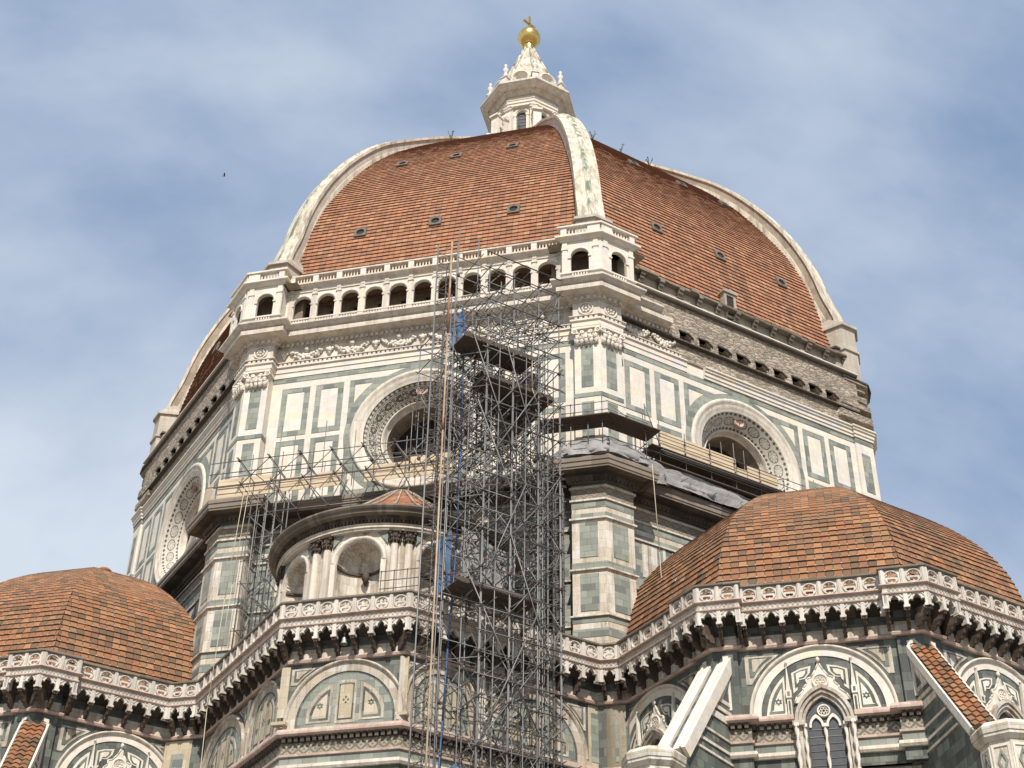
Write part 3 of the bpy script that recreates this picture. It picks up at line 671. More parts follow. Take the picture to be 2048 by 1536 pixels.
def tooth(mb, P, t, n, w, z0, z1, d0, d1):
    vs = [P+t*s+n*d+Vector((0, 0, z)) for d in (d0, d1) for z in (z0, z1) for s in (-w, w)]
    mb.add(vs, [(0, 1, 3, 2), (4, 6, 7, 5), (0, 4, 5, 1), (2, 3, 7, 6), (0, 2, 6, 4), (1, 5, 7, 3)])
along(ent_path(-4.3, 6.7), 0.27, lambda P, t, n: tooth(bead, P, t, n, 0.085, 50.98, 51.13, 0.05, 0.2))
part('bead_moulding', bead, 'trim', en)
fz = MB(); sweep(fz, ent_path(-4.6, 6.9), [(0, 51.2), (0.06, 51.2), (0.06, 52.2), (0, 52.2)]); fr_ = part('frieze', fz, 'trim', cath)
sw = MB()   # festoons, lion heads and masks carved on the frieze
def festoon(F, sa, sb, seed):
    rr = random.Random(seed); n = max(8, int(abs(sb-sa)/0.12))
    for i in range(n+1):
        t = i/n; x = sa+(sb-sa)*t; dip = 0.30*4*t*(1-t)
        for q in range(3): blob(sw, F.p(x+rr.uniform(-.05, .05), 51.84-dip+rr.uniform(-.1, .1)-0.12*q*sin(pi*t), 0.12+rr.uniform(0, .1)), 0.085+0.04*sin(pi*t), seed=seed*31+i)
    
for i in range(6):
    a = -8.4+i*2.8; festoon(FG, a+0.45, a+2.35, i); blob(sw, FG.p(a+1.4, 52.0, 0.15), 0.2, (1, 1, 1), 200+i)
    for q in ((0, 0), (-.16, .1), (.16, .1), (0, .17), (0, -.18)): blob(sw, FG.p(a+0.02+q[0], 51.72+q[1], 0.16), 0.17 if q == (0, 0) else 0.1, (1, 1, 1.2), 300+i)
for a, b in ((-8.4, -6.6), (-6.3, -4.8)): festoon(FE, a, b, int(-a*10))
for a, b in ((8.5, 7.0),): festoon(FS, b, a, int(a*10))
part('festoons', sw, 'marble', fr_)
# roundels on the corner piers
for k in (0, 1):
    for Fq, c in ((Fr(-112.5-45*k, apP), sR-0.72), (Fr(-67.5-45*k, apP), -sR+0.72)):
        r_ = MB(); annulus(r_, Fq, c, 51.72, [(0.43, 0.06), (0.43, 0.13), (0.36, 0.13), (0.35, 0.075)], n=20)
        for i in range(8): blob(r_, Fq.p(c+0.2*cos(i*pi/4), 51.72+0.2*sin(i*pi/4), 0.09), 0.085, seed=i)
        blob(r_, Fq.p(c, 51.72, 0.11), 0.09, seed=99); part('roundel', r_, 'marble', fr_)
# dentils, egg moulding, corona
co = MB()
sweep(co, ent_path(-5.0, 7.2), [(0, 52.2), (0.12, 52.2), (0.12, 52.26), (0.22, 52.26), (0.22, 52.45), (0.34, 52.5), (0, 52.5)])
along(ent_path(-5.0, 7.2), 0.30, lambda P, t, n: tooth(co, P, t, n, 0.09, 52.26, 52.45, 0.2, 0.33))
sweep(co, ent_path(-5.3, 7.4), [(0, 52.5), (0.42, 52.5), (0.42, 52.56), (0.84, 52.62), (0.84, 52.93), (0.80, 52.95), (0.80, 53.0), (0, 53.0)])
sweep(co, ent_path(-6.1, 7.6), [(0, 53.0), (0.86, 53.0), (0.95, 53.04), (1.12, 53.22), (1.12, 53.34), (0, 53.36)])
along(ent_path(-6.1, 7.6), 0.13, lambda P, t, n: tooth(co, P, t, n, 0.035, 52.94, 53.0, 0.8, 0.86))
cornice = part('cornice', co, 'trim', cath)
# capitals of the drum corner piers
def capital(Fq, c, z0, z1, hw, parent, d0=0.0, seed=0, mat='marble'):
    m = MB(); h = z1-z0
    prism(m, Fq, [(c-hw, z0), (c+hw, z0), (c+hw*1.12, z1-0.12*h), (c-hw*1.12, z1-0.12*h)], d0, d0+0.1)
    box(m, Fq, c-hw*1.22, c+hw*1.22, z1-0.12*h, z1, d0-0.05, d0+0.26)
    for row, zz in enumerate((0.16, 0.42)):
        n = 5-row
        for i in range(n):
            x = c+(-1+2*(i+0.5)/n)*hw
            blob(m, Fq.p(x, z0+zz*h, d0+0.13+0.05*row), 0.16*h+0.05, (0.7, 0.7, 1.3), seed+i+row*7)
            blob(m, Fq.p(x, z0+(zz+0.14)*h, d0+0.2+0.06*row), 0.075*h+0.02, seed=seed+i)
    for sg in (-1, 1):
        annulus(m, Fq, c+sg*hw*0.98, z1-0.27*h, [(0.17*h, d0+0.1), (0.17*h, d0+0.26), (0.11*h, d0+0.27), (0.10*h, d0+0.18), (0.04*h, d0+0.2), (0.03*h, d0+0.27), (0.001, d0+0.27)], n=10)
        annulus(m, Fq, c+sg*hw*0.36, z1-0.30*h, [(0.12*h, d0+0.1), (0.12*h, d0+0.2), (0.06*h, d0+0.21), (0.001, d0+0.14)], n=10)
    return part('capital', m, mat, parent)
for k in (0, 1):
    capital(Fr(-112.5-45*k, apP), sR-0.72, 49.3, 50.35, 0.66, en, seed=k*9); capital(Fr(-67.5-45*k, apP), -sR+0.72, 49.3, 50.35, 0.66, en, seed=k*5+3)

# ---- gallery
GA = Fr(-112.5, 25.0); gal = MB()
S0 = 8.15
cs_ = [-7.4+1.48*i for i in range(11)]
def archhole(c, hw, z0, zs, n=12): return [(c-hw, z0)]+[(c+hw, z0)]+arc(c, zs, hw, 0, 180, n)
prism(gal, GA, [(-S0-0.3, 53.3), (S0+0.3, 53.3), (S0+0.3, 56.2), (-S0-0.3, 56.2)], -0.16, 0.0, [archhole(c, 0.54, 53.82, 54.95) for c in cs_], 0, True)
gl = part('gallery_arcade', gal, 'marble', cath)
q = MB()
for c in cs_:
    annulus(q, GA, c, 54.95, [(0.66, 0.0), (0.66, 0.05), (0.55, 0.05), (0.54, -0.02)], 0, 180, 16)
    box(q, GA, c-0.68, c-0.5, 54.84, 54.95, 0, 0.06); box(q, GA, c+0.5, c+0.68, 54.84, 54.95, 0, 0.06)
for i in range(12):
    c = -8.14+1.48*i
    box(q, GA, c-0.13, c+0.13, 53.8, 55.6, 0, 0.04); box(q, GA, c-0.18, c+0.18, 55.6, 55.72, 0, 0.09); box(q, GA, c-0.13, c+0.13, 55.72, 56.1, 0, 0.06); box(q, GA, c-0.2, c+0.2, 53.36, 53.85, 0, 0.08)
box(q, GA, -S0, S0, 53.74, 53.84, -0.3, 0.1)
box(q, GA, -S0, S0, 55.82, 55.9, 0, 0.06)
part('arch_mouldings', q, 'trim', gl)
q = MB()
for i in range(11):
    for j in range(6): blob(q, GA.p(-7.4+1.48*i-0.42+0.168*j, 53.56, 0.06), 0.075, (0.8, 0.8, 2.0), i*7+j)
part('sill_balusters', q, 'marble', gl)
def octpath(parts): return parts
q = MB()
gpath = [P2(FG, -S0-0.2, 0.7), P2(FG, S0+0.2, 0.7)]
sweep(q, gpath, [(-0.4, 56.1), (0.08, 56.1), (0.1, 56.2), (0.3, 56.28), (0.3, 56.38), (-0.4, 56.42)])
sweep(q, gpath, [(-0.2, 56.95), (0.22, 56.95), (0.22, 57.06), (-0.2, 57.06)])
part('gallery_cornice', q, 'trim', gl)
bl = MB()
def baluster(mb, P, z0, z1, r=0.06):
    h = z1-z0; lathe(mb, (P.x, P.y), [(r, z0), (r*0.6, z0+h*.12), (r*1.25, z0+h*.35), (r*0.55, z0+h*.75), (r*0.95, z1)], 6)
for i in range(12):
    c = -8.14+1.48*i
    box(bl, GA, c-0.17, c+0.17, 56.4, 56.96, -0.1, 0.2)
    if i < 11:
        for j in range(5): baluster(bl, GA.p(c+0.17+0.19*(j+0.8), 0, 0.06), 56.42, 56.96, 0.048)
part('balustrade', bl, 'marble', gl)
# back wall and vault of the gallery, with small dark openings
q = MB(); BW = Fr(-112.5, 23.5)
box(q, BW, -9.8, 9.8, 53.2, 56.6, -0.4, 0.0)
box(q, BW, -9.8, 9.8, 55.9, 56.0, -0.2, 1.3); box(q, BW, -9.8, 9.8, 53.1, 53.3, -0.2, 1.3)
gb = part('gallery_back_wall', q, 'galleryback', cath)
q = MB()
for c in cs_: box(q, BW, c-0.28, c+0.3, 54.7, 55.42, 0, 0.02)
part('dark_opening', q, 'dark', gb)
# corner pavilions of the gallery
def pavilion(k):
    a0, a1 = -112.5-45*k, -67.5-45*k; ap = 25.75; sr = ap*math.tan(radians(22.5)); fa, fb = Fr(a0, ap), Fr(a1, ap); w_ = 2.25
    m = MB()
    for Fq, sg in ((fa, 1), (fb, -1)):
        e, r_ = sg*(sr-w_), sg*sr; lo, hi = min(e, r_), max(e, r_); c = sg*(sr-1.22)
        prism(m, Fq, [(lo, 53.3), (hi, 53.3), (hi, 56.2), (lo, 56.2)], -0.2, 0.0, [archhole(c, 0.52, 53.85, 54.98)], 0, False)
        annulus(m, Fq, c, 54.98, [(0.63, 0.0), (0.63, 0.05), (0.53, 0.05), (0.52, -0.02)], 0, 180, 16)
        for x in (c-0.58, c+0.58): box(m, Fq, x-0.09, x+0.09, 54.86, 54.97, 0, 0.06)
        for x in (e+sg*0.18, r_-sg*0.3): box(m, Fq, x-0.14, x+0.14, 53.8, 55.5, 0, 0.045); box(m, Fq, x-0.19, x+0.19, 55.5, 55.64, 0, 0.09); box(m, Fq, x-0.14, x+0.14, 55.64, 56.1, 0, 0.06)
        # side cheek
        box(m, Fq, min(e, e+sg*0.3), max(e, e+sg*0.3), 53.3, 56.2, -1.2, -0.001)
    A, B, C_ = fa.p(sr-w_, 0), fa.p(sr, 0), fb.p(-sr+w_, 0); bk0 = fa.p(sr-w_, 0, -1.2); bk1 = fb.p(-sr+w_, 0, -1.2)
    path = [(p.x, p.y) for p in (bk0, A, B, C_, bk1)]
    sweep(m, path, [(-0.2, 53.74), (0.1, 53.74), (0.1, 53.84), (-0.2, 53.84)]); sweep(m, path, [(-0.1, 53.3), (0.07, 53.3), (0.07, 53.42), (-0.1, 53.42)])
    sweep(m, path, [(-0.9, 56.1), (0.08, 56.1), (0.12, 56.22), (0.34, 56.3), (0.34, 56.42), (-0.9, 56.44)])
    sweep(m, path, [(-0.1, 57.08), (0.24, 57.08), (0.24, 57.2), (-0.1, 57.2)])
    for Fq, sg in ((fa, 1), (fb, -1)):
        e, r_ = sg*(sr-w_), sg*sr
        for x, hw in ((e+sg*0.14, 0.17), (r_-sg*0.36, 0.36)): box(m, Fq, x-hw, x+hw, 56.42, 57.1, -0.08, 0.16)
        for j in range(6): baluster(m, Fq.p(e+sg*(0.44+0.2*j), 0, 0.04), 56.44, 57.1, 0.055)
        for j in range(6): blob(m, Fq.p(sg*(sr-1.22)-0.4+0.16*j, 53.58, 0.05), 0.075, (0.8, 0.8, 2), j)
    p_ = part('corner_pavilion', m, 'marble', gl)
    iw = MB(); i0, i1 = Fr(a0, 24.5), Fr(a1, 24.5); si = 24.5*math.tan(radians(22.5)); pts = [i0.p(si-2.6, 0), i0.p(si, 0), i1.p(-si+2.6, 0)]
    sweep(iw, [(p.x, p.y) for p in pts], [(0, 53.2), (0, 56.2), (-0.6, 56.2)]); sweep(iw, [(p.x, p.y) for p in pts], [(0, 56.1), (1.25, 56.1)]); part('inner_wall', iw, 'galleryback', p_)
for k in (0, 1): pavilion(k)

# ---- unfinished upper masonry on the other sides
def rough_side(F, s0, s1, holes, step_side):
    """rough masonry left where the gallery was never built: two stages with put-log holes and a stone gutter on top"""
    m = MB()
    box(m, F, s0, s1, 50.9, 52.05, -0.3, 0.08)
    part_ = part('rough_masonry', m, 'rubble', cath)
    u = MB(); hs = []
    for h in holes:
        if s0+0.6 < h < s1-0.6: hs.append([(h-0.46, 52.2), (h+0.40, 52.2), (h+0.40, 52.45), (h+0.1, 52.72), (h-0.46, 52.72)])
    prism(u, F, [(s0, 52.1), (s1, 52.1), (s1, 54.62), (s0, 54.62)], -0.1, 0.3, hs)
    box(u, F, s0, s1, 52.1, 54.6, -0.5, -0.12, 1)
    for h in holes: prism(u, F, [(h-0.52, 52.72), (h+0.12, 52.72), (h+0.5, 52.45), (h+0.5, 52.53), (h+0.16, 52.8), (h-0.52, 52.8)], 0.0, 0.4, (), 2)
    part('upper_masonry', u, ['rubble', 'soot_shade', 'soot_shade'], part_)
    l = MB(); box(l, F, s0, s1, 52.04, 52.12, -0.1, 0.36); part('ledge', l, 'soot_shade', part_)
    c = MB(); box(c, F, s0, s1, 54.62, 54.74, -0.3, 0.5); box(c, F, s0, s1, 54.74, 54.82, -0.3, 0.62, 1); part('gutter', c, ['greystone', 'marble'], part_)
    w_ = MB(); PH_ = 56.4 if F is FE else 55.35
    box(w_, F, s0, s1, 54.8, PH_, -1.1, -0.35); rr = random.Random(int(F.ang*10))
    x = s0+0.5
    wl_ = part('parapet_wall', w_, 'plaster', part_)
    b = MB()
    while x < s1-0.3:
        for j, (zz, dd) in enumerate(((PH_-0.6, 0.12), (PH_-0.4, 0.26), (PH_-0.2, 0.38))): box(b, F, x-0.15+rr.uniform(-.02, .02), x+0.15, zz, zz+0.2, -0.36, -0.3+dd)
        x += 1.42
    x = s0
    while x < s1:
        ln = rr.uniform(0.4, 1.0); box(b, F, x, min(s1, x+ln), PH_-0.02, PH_+0.1+rr.uniform(0, .07), -1.2, 0.12+rr.uniform(-.1, .08)); x += ln+rr.uniform(0, 0.04)
    part('stone_brackets', b, 'greystone', wl_)
    return part_
HOLES = [-4.0, -2.6, -1.2, 0.2, 1.6, 3.0, 4.4, 5.75, 7.1]
rough_side(FE, -8.6, 9.3, HOLES, 0)
rough_side(FS, -9.3, 8.6, [5.2, 3.8, 2.4, 1.0, -0.4, -1.8, -3.2, -4.6, -6.0], 0)
for a in (-22.5, 22.5, 67.5, 112.5, 157.5):
    m = MB(); box(m, Fr(a, DRUM_AP), -10, 10, 50.9, 55.7, -0.5, 0.1); part('rough_masonry', m, 'rubble', cath)
# plain mouldings crossing above the right-hand and left-hand round windows
for F, s0, s1, k in ((FE, -2.7, 8.9, 7), (FS, -8.9, 6.2, 2)):
    R_ = PR[k]; ap = R_*cos(radians(22.5)); sr = R_*sin(radians(22.5))
    m = MB()
    if k == 7: pth = [P2(F, s0), P2(F, sr-w), P2(Fr(-67.5, ap), sr-w), P2(Fr(-67.5, ap), sr), P2(Fr(-22.5, ap), -sr+w), P2(Fr(-22.5, ap), -sr+w, -1.0)]
    else: pth = [P2(Fr(157.5, ap), sr-w, -1.0), P2(Fr(157.5, ap), sr-w), P2(Fr(157.5, ap), sr), P2(Fr(-157.5, ap), -sr+w), P2(F, -sr+w), P2(F, s1)]
    sweep(m, pth, [(-0.1, 50.2), (0.1, 50.2), (0.1, 50.38), (0.16, 50.4), (0.16, 50.62), (0.24, 50.66), (0.24, 50.78), (0.32, 50.82), (0.32, 50.92), (-0.1, 50.95)])
    part('string_moulding', m, 'marble', cath)
    # green strip under the moulding
    g_ = MB(); sweep(g_, pth, [(0, 49.86), (0.03, 49.86), (0.03, 50.17), (0, 50.17)]); part('green_strip', g_, 'green', cath)
    # toothed rough corner pier above, stepping in and out
    rr = random.Random(k); c = Fr(-90-45*k, 0); u = MB(); z = 50.95; i = 0
    while z < 54.3:
        h = rr.uniform(0.35, 0.6); Rz = R_+(0.38 if i % 2 else -0.1)-0.1*(z-50.9)+rr.uniform(-.1, .1); ww = 2.2-0.14*(z-50.9)+(0.22 if i % 2 else -0.05)
        pl = [(-ww, 22), (-ww, Rz-ww*0.414), (0, Rz), (ww, Rz-ww*0.414), (ww, 22)]
        vs = [c.p(s, zz, r) for zz in (z, z+h) for s, r in pl]; u.add(vs, [[j, j+1, j+6, j+5] for j in range(4)]+[[0, 1, 2, 3, 4], [9, 8, 7, 6, 5]]); z += h; i += 1
    part('rough_corner_pier', u, 'rubble', cath)
    u = MB()
    for z0, z1, ww, Rz in ((54.3, 54.45, 1.75, R_+0.25), (54.45, 57.0, 1.4, R_-0.35)):
        pl = [(-ww, 22), (-ww, Rz-ww*0.414), (0, Rz), (ww, Rz-ww*0.414), (ww, 22)]
        vs = [c.p(s, zz, r) for zz in (z0, z1) for s, r in pl]; u.add(vs, [[j, j+1, j+6, j+5] for j in range(4)]+[[0, 1, 2, 3, 4], [9, 8, 7, 6, 5]])
    part('corner_block', u, 'plaster', cath)
    u = MB()
    for zz, ww, Rz in ((54.45, 1.85, R_+0.34), (57.05, 1.5, R_-0.22)):
        pl = [(-ww, 22), (-ww, Rz-ww*0.414), (-ww*.4, Rz-ww*0.2+rr.uniform(-.05, .1)), (0, Rz), (ww*.5, Rz-ww*0.18+rr.uniform(-.05, .1)), (ww, Rz-ww*0.414), (ww, 22)]
        vs = [c.p(s, z_+rr.uniform(-.02, .02), r) for z_ in (zz, zz+0.12) for s, r in pl]; u.add(vs, [[j, j+1, j+8, j+7] for j in range(6)]+[[0, 1, 2, 3, 4, 5, 6], [13, 12, 11, 10, 9, 8, 7]])
    part('weathered_cap', u, 'soot_shade', cath)

# ---- lantern
LX = Vector((0.24, 0.0, 0)); LC = (0.24, 0.0)
def octring(r, z0, z1, mb, r1=None, rot=-90, mi=0):
    r1 = r1 if r1 is not None else r
    vs = [(LC[0]+q*cos(radians(rot+45*i)), LC[1]+q*sin(radians(rot+45*i)), z) for q, z in ((r, z0), (r1, z1)) for i in range(8)]
    mb.add(vs, [[i, (i+1) % 8, 8+(i+1) % 8, 8+i] for i in range(8)]+[list(range(8))[::-1], list(range(8, 16))], mi)
m = MB(); octring(5.0, 86.2, 86.9, m); octring(5.2, 86.9, 87.05, m)
lan = part('lantern', m, 'marble', cath)
LCa = cos(radians(22.5))
body = MB()
for i in range(8):
    F = Fr(-112.5+45*i, 2.72*LCa, LC); hw = 2.72*sin(radians(22.5))
    prism(body, F, [(-hw, 87.0), (hw, 87.0), (hw, 93.2), (-hw, 93.2)], -0.3, 0, [[(-0.42, 88.0), (0.42, 88.0)]+arc(0, 92.0, 0.42, 0, 180, 10)])
    annulus(body, F, 0, 92.0, [(0.66, 0), (0.66, 0.07), (0.56, 0.07), (0.55, 0.02), (0.44, 0.02), (0.42, -0.1)], 0, 180, 14)
    for sg in (-1, 1): box(body, F, sg*0.55-0.11, sg*0.55+0.11, 88, 91.9, 0, 0.1); box(body, F, sg*0.55-0.15, sg*0.55+0.15, 91.75, 92.0, 0, 0.14)
part('lantern_body', body, 'marble', lan)
for i in range(8):
    F = Fr(-112.5+45*i, 2.72*LCa, LC); gq = MB(); box(gq, F, -0.42, 0.42, 88, 92.4, -0.28, -0.22)
    for j in range(11): box(gq, F, -0.42, 0.42, 88.2+0.38*j, 88.24+0.38*j, -0.22, -0.19, 1)
    part('lantern_window', gq, ['lead', 'greystone'], lan)
for i in range(8):
    a = -90+45*i; F = Fr(a, 0, LC); m = MB()
    box(m, F, -0.32, 0.32, 87.0, 92.6, 2.3, 2.95)
    for x in (-0.22, 0, 0.22): box(m, F, x-0.05, x+0.05, 87.5, 92.2, 2.94, 3.02)
    for j in range(9): blob(m, F.p(-0.3+0.075*j, 92.45+0.12*(j % 2), 2.98), 0.13, seed=j)
    box(m, F, -0.4, 0.4, 92.65, 92.8, 2.3, 3.12)
    # radial buttress with arch and volute
    FF = Fr(a+90, 0, LC)   # plane containing the buttress: tangent runs along -radial
    prof = [(-2.9, 87.0), (-2.9, 92.2), (-3.05, 92.0), (-3.15, 91.2), (-3.45, 90.6), (-3.85, 90.35), (-4.5, 90.3), (-4.75, 90.1), (-4.75, 87.0), (-4.35, 87.0), (-4.35, 88.6), (-4.2, 88.95), (-3.9, 89.1), (-3.55, 88.95), (-3.4, 88.6), (-3.4, 87.0)]
    prism(m, FF, prof, -0.2, 0.2, (), 0, True)
    annulus(m, FF, -3.4, 91.1, [(0.32, -0.26), (0.32, 0.26), (0.2, 0.27), (0.001, 0.24)], n=14); 
    box(m, F, -0.42, 0.42, 90.15, 90.35, 4.05, 4.98); box(m, F, -0.34, 0.34, 87.0, 90.15, 4.2, 4.8)
    for j in range(6): blob(m, F.p(-0.38+0.15*j, 90.45, 4.6), 0.15, seed=j+4)
    part('lantern_buttress', m, 'marble', lan)
m = MB()
octring(3.06, 92.8, 93.1, m); octring(3.14, 93.1, 93.4, m); octring(3.2, 93.4, 93.48, m); octring(2.95, 93.48, 94.0, m)
part('lantern_architrave', m, 'marble', lan)
m = MB(); octring(3.1, 94.0, 94.15, m, 3.3); octring(3.3, 94.15, 94.4, m, 4.0); octring(4.05, 94.4, 94.62, m, 4.2); octring(4.28, 94.62, 94.82, m, 4.3)
rr = random.Random(3)
for i in range(8):
    F = Fr(-112.5+45*i, 3.6*LCa, LC)
    for j in range(15): box(m, F, -1.35+0.19*j, -1.25+0.19*j, 94.2, 94.42, -0.2, 0.05)
part('lantern_cornice', m, 'trim', lan)
m = MB()
prof = [(3.3, 94.82), (3.15, 95.3), (2.7, 96.6), (2.1, 98.4), (1.35, 100.4), (0.75, 102.0), (0.5, 102.75)]
nn = 16
vs = []; 
for r, z in prof:
    for i in range(nn):
        a = radians(-90+22.5*i); q_ = r*(1.0 if i % 2 == 0 else 0.9); vs.append((LC[0]+q_*cos(a), LC[1]+q_*sin(a), z))
m.add(vs, [[j*nn+i, j*nn+(i+1) % nn, (j+1)*nn+(i+1) % nn, (j+1)*nn+i] for j in range(len(prof)-1) for i in range(nn)])
for i in range(8):
    a = radians(-90+45*i)
    for (r0, z0), (r1, z1) in zip(prof, prof[1:]): tube(m, (LC[0]+(r0+.02)*cos(a), LC[1]+(r0+.02)*sin(a), z0), (LC[0]+(r1+.02)*cos(a), LC[1]+(r1+.02)*sin(a), z1), 0.09, 5)
part('spire', m, 'rib', lan)
for i in range(8):  # shell niches and pinnacles round the foot of the spire
    F = Fr(-112.5+45*i, 3.3*LCa, LC); m = MB()
    annulus(m, F, 0, 95.85, [(0.80, 0.1), (0.80, 0.25), (0.70, 0.25), (0.66, 0.1), (0.52, 0.0), (0.48, -0.12), (0.30, -0.25), (0.28, -0.3), (0.001, -0.4)], 0, 180, 14)
    box(m, F, -0.82, -0.66, 94.82, 95.85, -0.4, 0.22); box(m, F, 0.66, 0.82, 94.82, 95.85, -0.4, 0.22)
    annulus(m, F, 0, 95.85, [(0.66, 0.1), (0.66, -0.5)], 180, 360, 2)
    box(m, F, -0.66, 0.66, 94.8, 95.3, -0.4, -0.2)
    part('shell_niche', m, 'marble', lan)
    a = radians(-90+45*i); c = (LC[0]+3.42*cos(a), LC[1]+3.42*sin(a)); p_ = MB()
    F = Fr(-90+45*i, 3.42, LC); box(p_, F, -0.26, 0.26, 94.80, 95.95, -0.26, 0.26); box(p_, F, -0.34, 0.34, 95.95, 96.05, -0.34, 0.34)
    lathe(p_, c, [(0.14, 96.05), (0.16, 96.20), (0.27, 96.40), (0.14, 96.60), (0.14, 96.70), (0.26, 96.95), (0.24, 97.15), (0.1, 97.30), (0.09, 97.40), (0.16, 97.55), (0.12, 97.73), (0.0, 97.80)], 12)
    part('pinnacle', p_, 'marble', lan)
m = MB(); lathe(m, LC, [(0.50, 102.6), (0.56, 102.75), (0.50, 102.95), (0.58, 103.1), (0.45, 103.35), (0.4, 103.5)], 20); part('ball_collar', m, 'gold', lan)
m = MB(); lathe(m, LC, [(1.05*sin(radians(180-i*10)), 104.42-1.05*cos(radians(i*10))) if 0 < i < 18 else (0.0, 104.42-1.05*cos(radians(i*10))) for i in range(19)], 40); part('golden_ball', m, 'gold', lan)
m = MB(); Fc = Fr(-55, 0, LC)
box(m, Fc, -0.09, 0.09, 105.35, 107.35, -0.09, 0.09); box(m, Fc, -0.72, 0.72, 106.3, 106.47, -0.09, 0.09); tube(m, Fc.p(0, 107.35), Fc.p(0, 107.75), 0.02)
part('cross', m, 'gold', lan)

# ------------------------------------------------------------------ lower storey: piers and wall below the drum
LW = 24.15; RP = 27.25; apL = RP*cos(radians(22.5)); sL = RP*sin(radians(22.5)); wp = 1.72
def lower_path(ks, ends=None):
    """plan line of wall and piers: sides in order left to right as seen from outside"""
    pts = []
    for a in ks:
        W_ = Fr(a, LW); Pp = Fr(a, apL)
        pts += [P2(Pp, -sL+wp), P2(W_, -sL+wp), P2(W_, sL-wp), P2(Pp, sL-wp), P2(Pp, sL)]
    return pts
full = []
for a in (-157.5, -112.5, -67.5, -22.5, 22.5, 67.5, 112.5, 157.5): full += lower_path([a])
m = MB(); sweep(m, full, [(0, 0), (0, 40.7)], closed=True); lw = part('lower_wall', m, 'oldmarble', cath)
VIS = lower_path([-157.5, -112.5, -67.5])
VIS = [P2(Fr(-157.5, apL), -sL)]+VIS+[P2(Fr(-22.5, apL), -sL+wp)]
def vis(mb, prof): sweep(mb, VIS, prof)
m = MB()
vis(m, [(0, 39.95), (0.12, 39.95), (0.12, 40.05), (0, 40.1)])
part('string_course', m, 'oldmarble', lw)
m = MB(); vis(m, [(0, 39.22), (0.1, 39.22), (0.1, 39.32), (0, 39.36)]); part('string_course', m, 'oldmarble', lw)
m = MB(); vis(m, [(0, 38.14), (0.12, 38.14), (0.12, 38.24), (0, 38.28)]); part('string_course', m, 'oldmarble', lw)
m = MB(); vis(m, [(0, 35.30), (0.12, 35.30), (0.12, 35.38), (0, 35.42)]); part('string_course', m, 'oldmarble', lw)
m = MB(); vis(m, [(0, 32.80), (0.12, 32.80), (0.12, 32.88), (0, 32.92)]); part('string_course', m, 'oldmarble', lw)
m = MB(); vis(m, [(0, 39.36), (0.02, 39.36), (0.02, 39.95), (0, 39.95)]); part('mosaic_band', m, 'orangemosaic', lw)
m = MB()
for z0, z1 in ((40.1, 40.5), (38.82, 39.22), (38.28, 38.52), (35.42, 35.76), (32.5, 32.80), (31.75, 32.18)): vis(m, [(0, z0), (0.02, z0), (0.02, z1), (0, z1)])
part('green_band', m, 'green', lw)
# panels of piers and of the wall between them
g_ = MB(); w_ = MB()
for a in (-157.5, -112.5, -67.5):
    Pp = Fr(a, apL); W_ = Fr(a, LW)
    for sg in (-1, 1):
        c = sg*(sL-0.87)
        for z0, z1 in ((36.05, 38.0), (33.12, 35.12)): box(g_, Pp, c-0.46, c+0.46, z0, z1, 0, 0.025)
    for z0, z1 in ((35.76, 38.14), (32.92, 35.3)): box(g_, W_, -sL+wp, sL-wp, z0, z1, 0, 0.02)
    x = -7.62
    while x < 7.5:
        for z0, z1 in ((36.15, 38.05), (33.2, 34.9)):
            box(w_, W_, x+0.1, x+1.05, z0, z1, 0, 0.04); box(w_, W_, x+1.42, x+1.6, z0-0.2, z1+0.08, 0, 0.04)
        x += 1.92
part('green_panels', g_, 'green', lw); part('marble_panels', w_, 'oldmarble', lw)
# the big cornice under the drum: dark soffit and dentils, grey stone face
m = MB(); vis(m, [(0, 40.5), (0.06, 40.5), (0.12, 40.2), (0.14, 40.2), (0.3, 40.52), (0.34, 40.66), (0, 40.66)])
along(VIS, 0.24, lambda P, t, n: tooth(m, P, t, n, 0.075, 40.3, 40.5, 0.1, 0.3)); part('dentils', m, 'soot_shade', lw)
m = MB(); vis(m, [(-0.5, 40.66), (0.92, 40.66), (0.92, 40.74), (0.97, 40.78), (0.97, 41.0), (1.02, 41.04), (1.02, 41.22), (1.0, 41.3), (-0.5, 41.36)])
rest = []
for a in (-22.5, 22.5, 67.5, 112.5, 157.5): box(m, Fr(a, LW), -11, 11, 40.66, 41.3, -0.5, 1.2)
lc = part('drum_base_cornice', m, 'greystone', cath)
m = MB(); vis(m, [(0.3, 40.6), (0.93, 40.64), (0.93, 40.66)]); part('cornice_soffit', m, 'soot_shade', lc)

# ------------------------------------------------------------------ terrace line round exedra and tribunes
D_ = 28.3; CE = (D_*cos(radians(-67.5)), D_*sin(radians(-67.5))); CS = (D_*cos(radians(-157.5)), D_*sin(radians(-157.5)))
def lines(off):
    c45 = D_*cos(radians(45))
    return [(112.5, 0+11.0-off), (157.5, c45+11.0-off), (-157.5, 39.3-off), (-112.5, c45+11.0-off), (-67.5, 11.0-off),
            (-112.5, 26.6-off), (-157.5, 25.6-off), (-112.5, 33.6-off), (-67.5, 26.05-off), (-112.5, 26.62-off),
            (-157.5, 11.0-off), (-112.5, c45+11.0-off), (-67.5, 39.3-off), (-22.5, c45+11.0-off), (22.5, 11.0-off)]
def line_path(off):
    l = lines(off); return [isect(l[i], l[i+1]) for i in range(len(l)-1)]
OFF = 0.82
WP = line_path(OFF)         # wall line
ENDL, ENDR = (-60, 8), (52, 18)
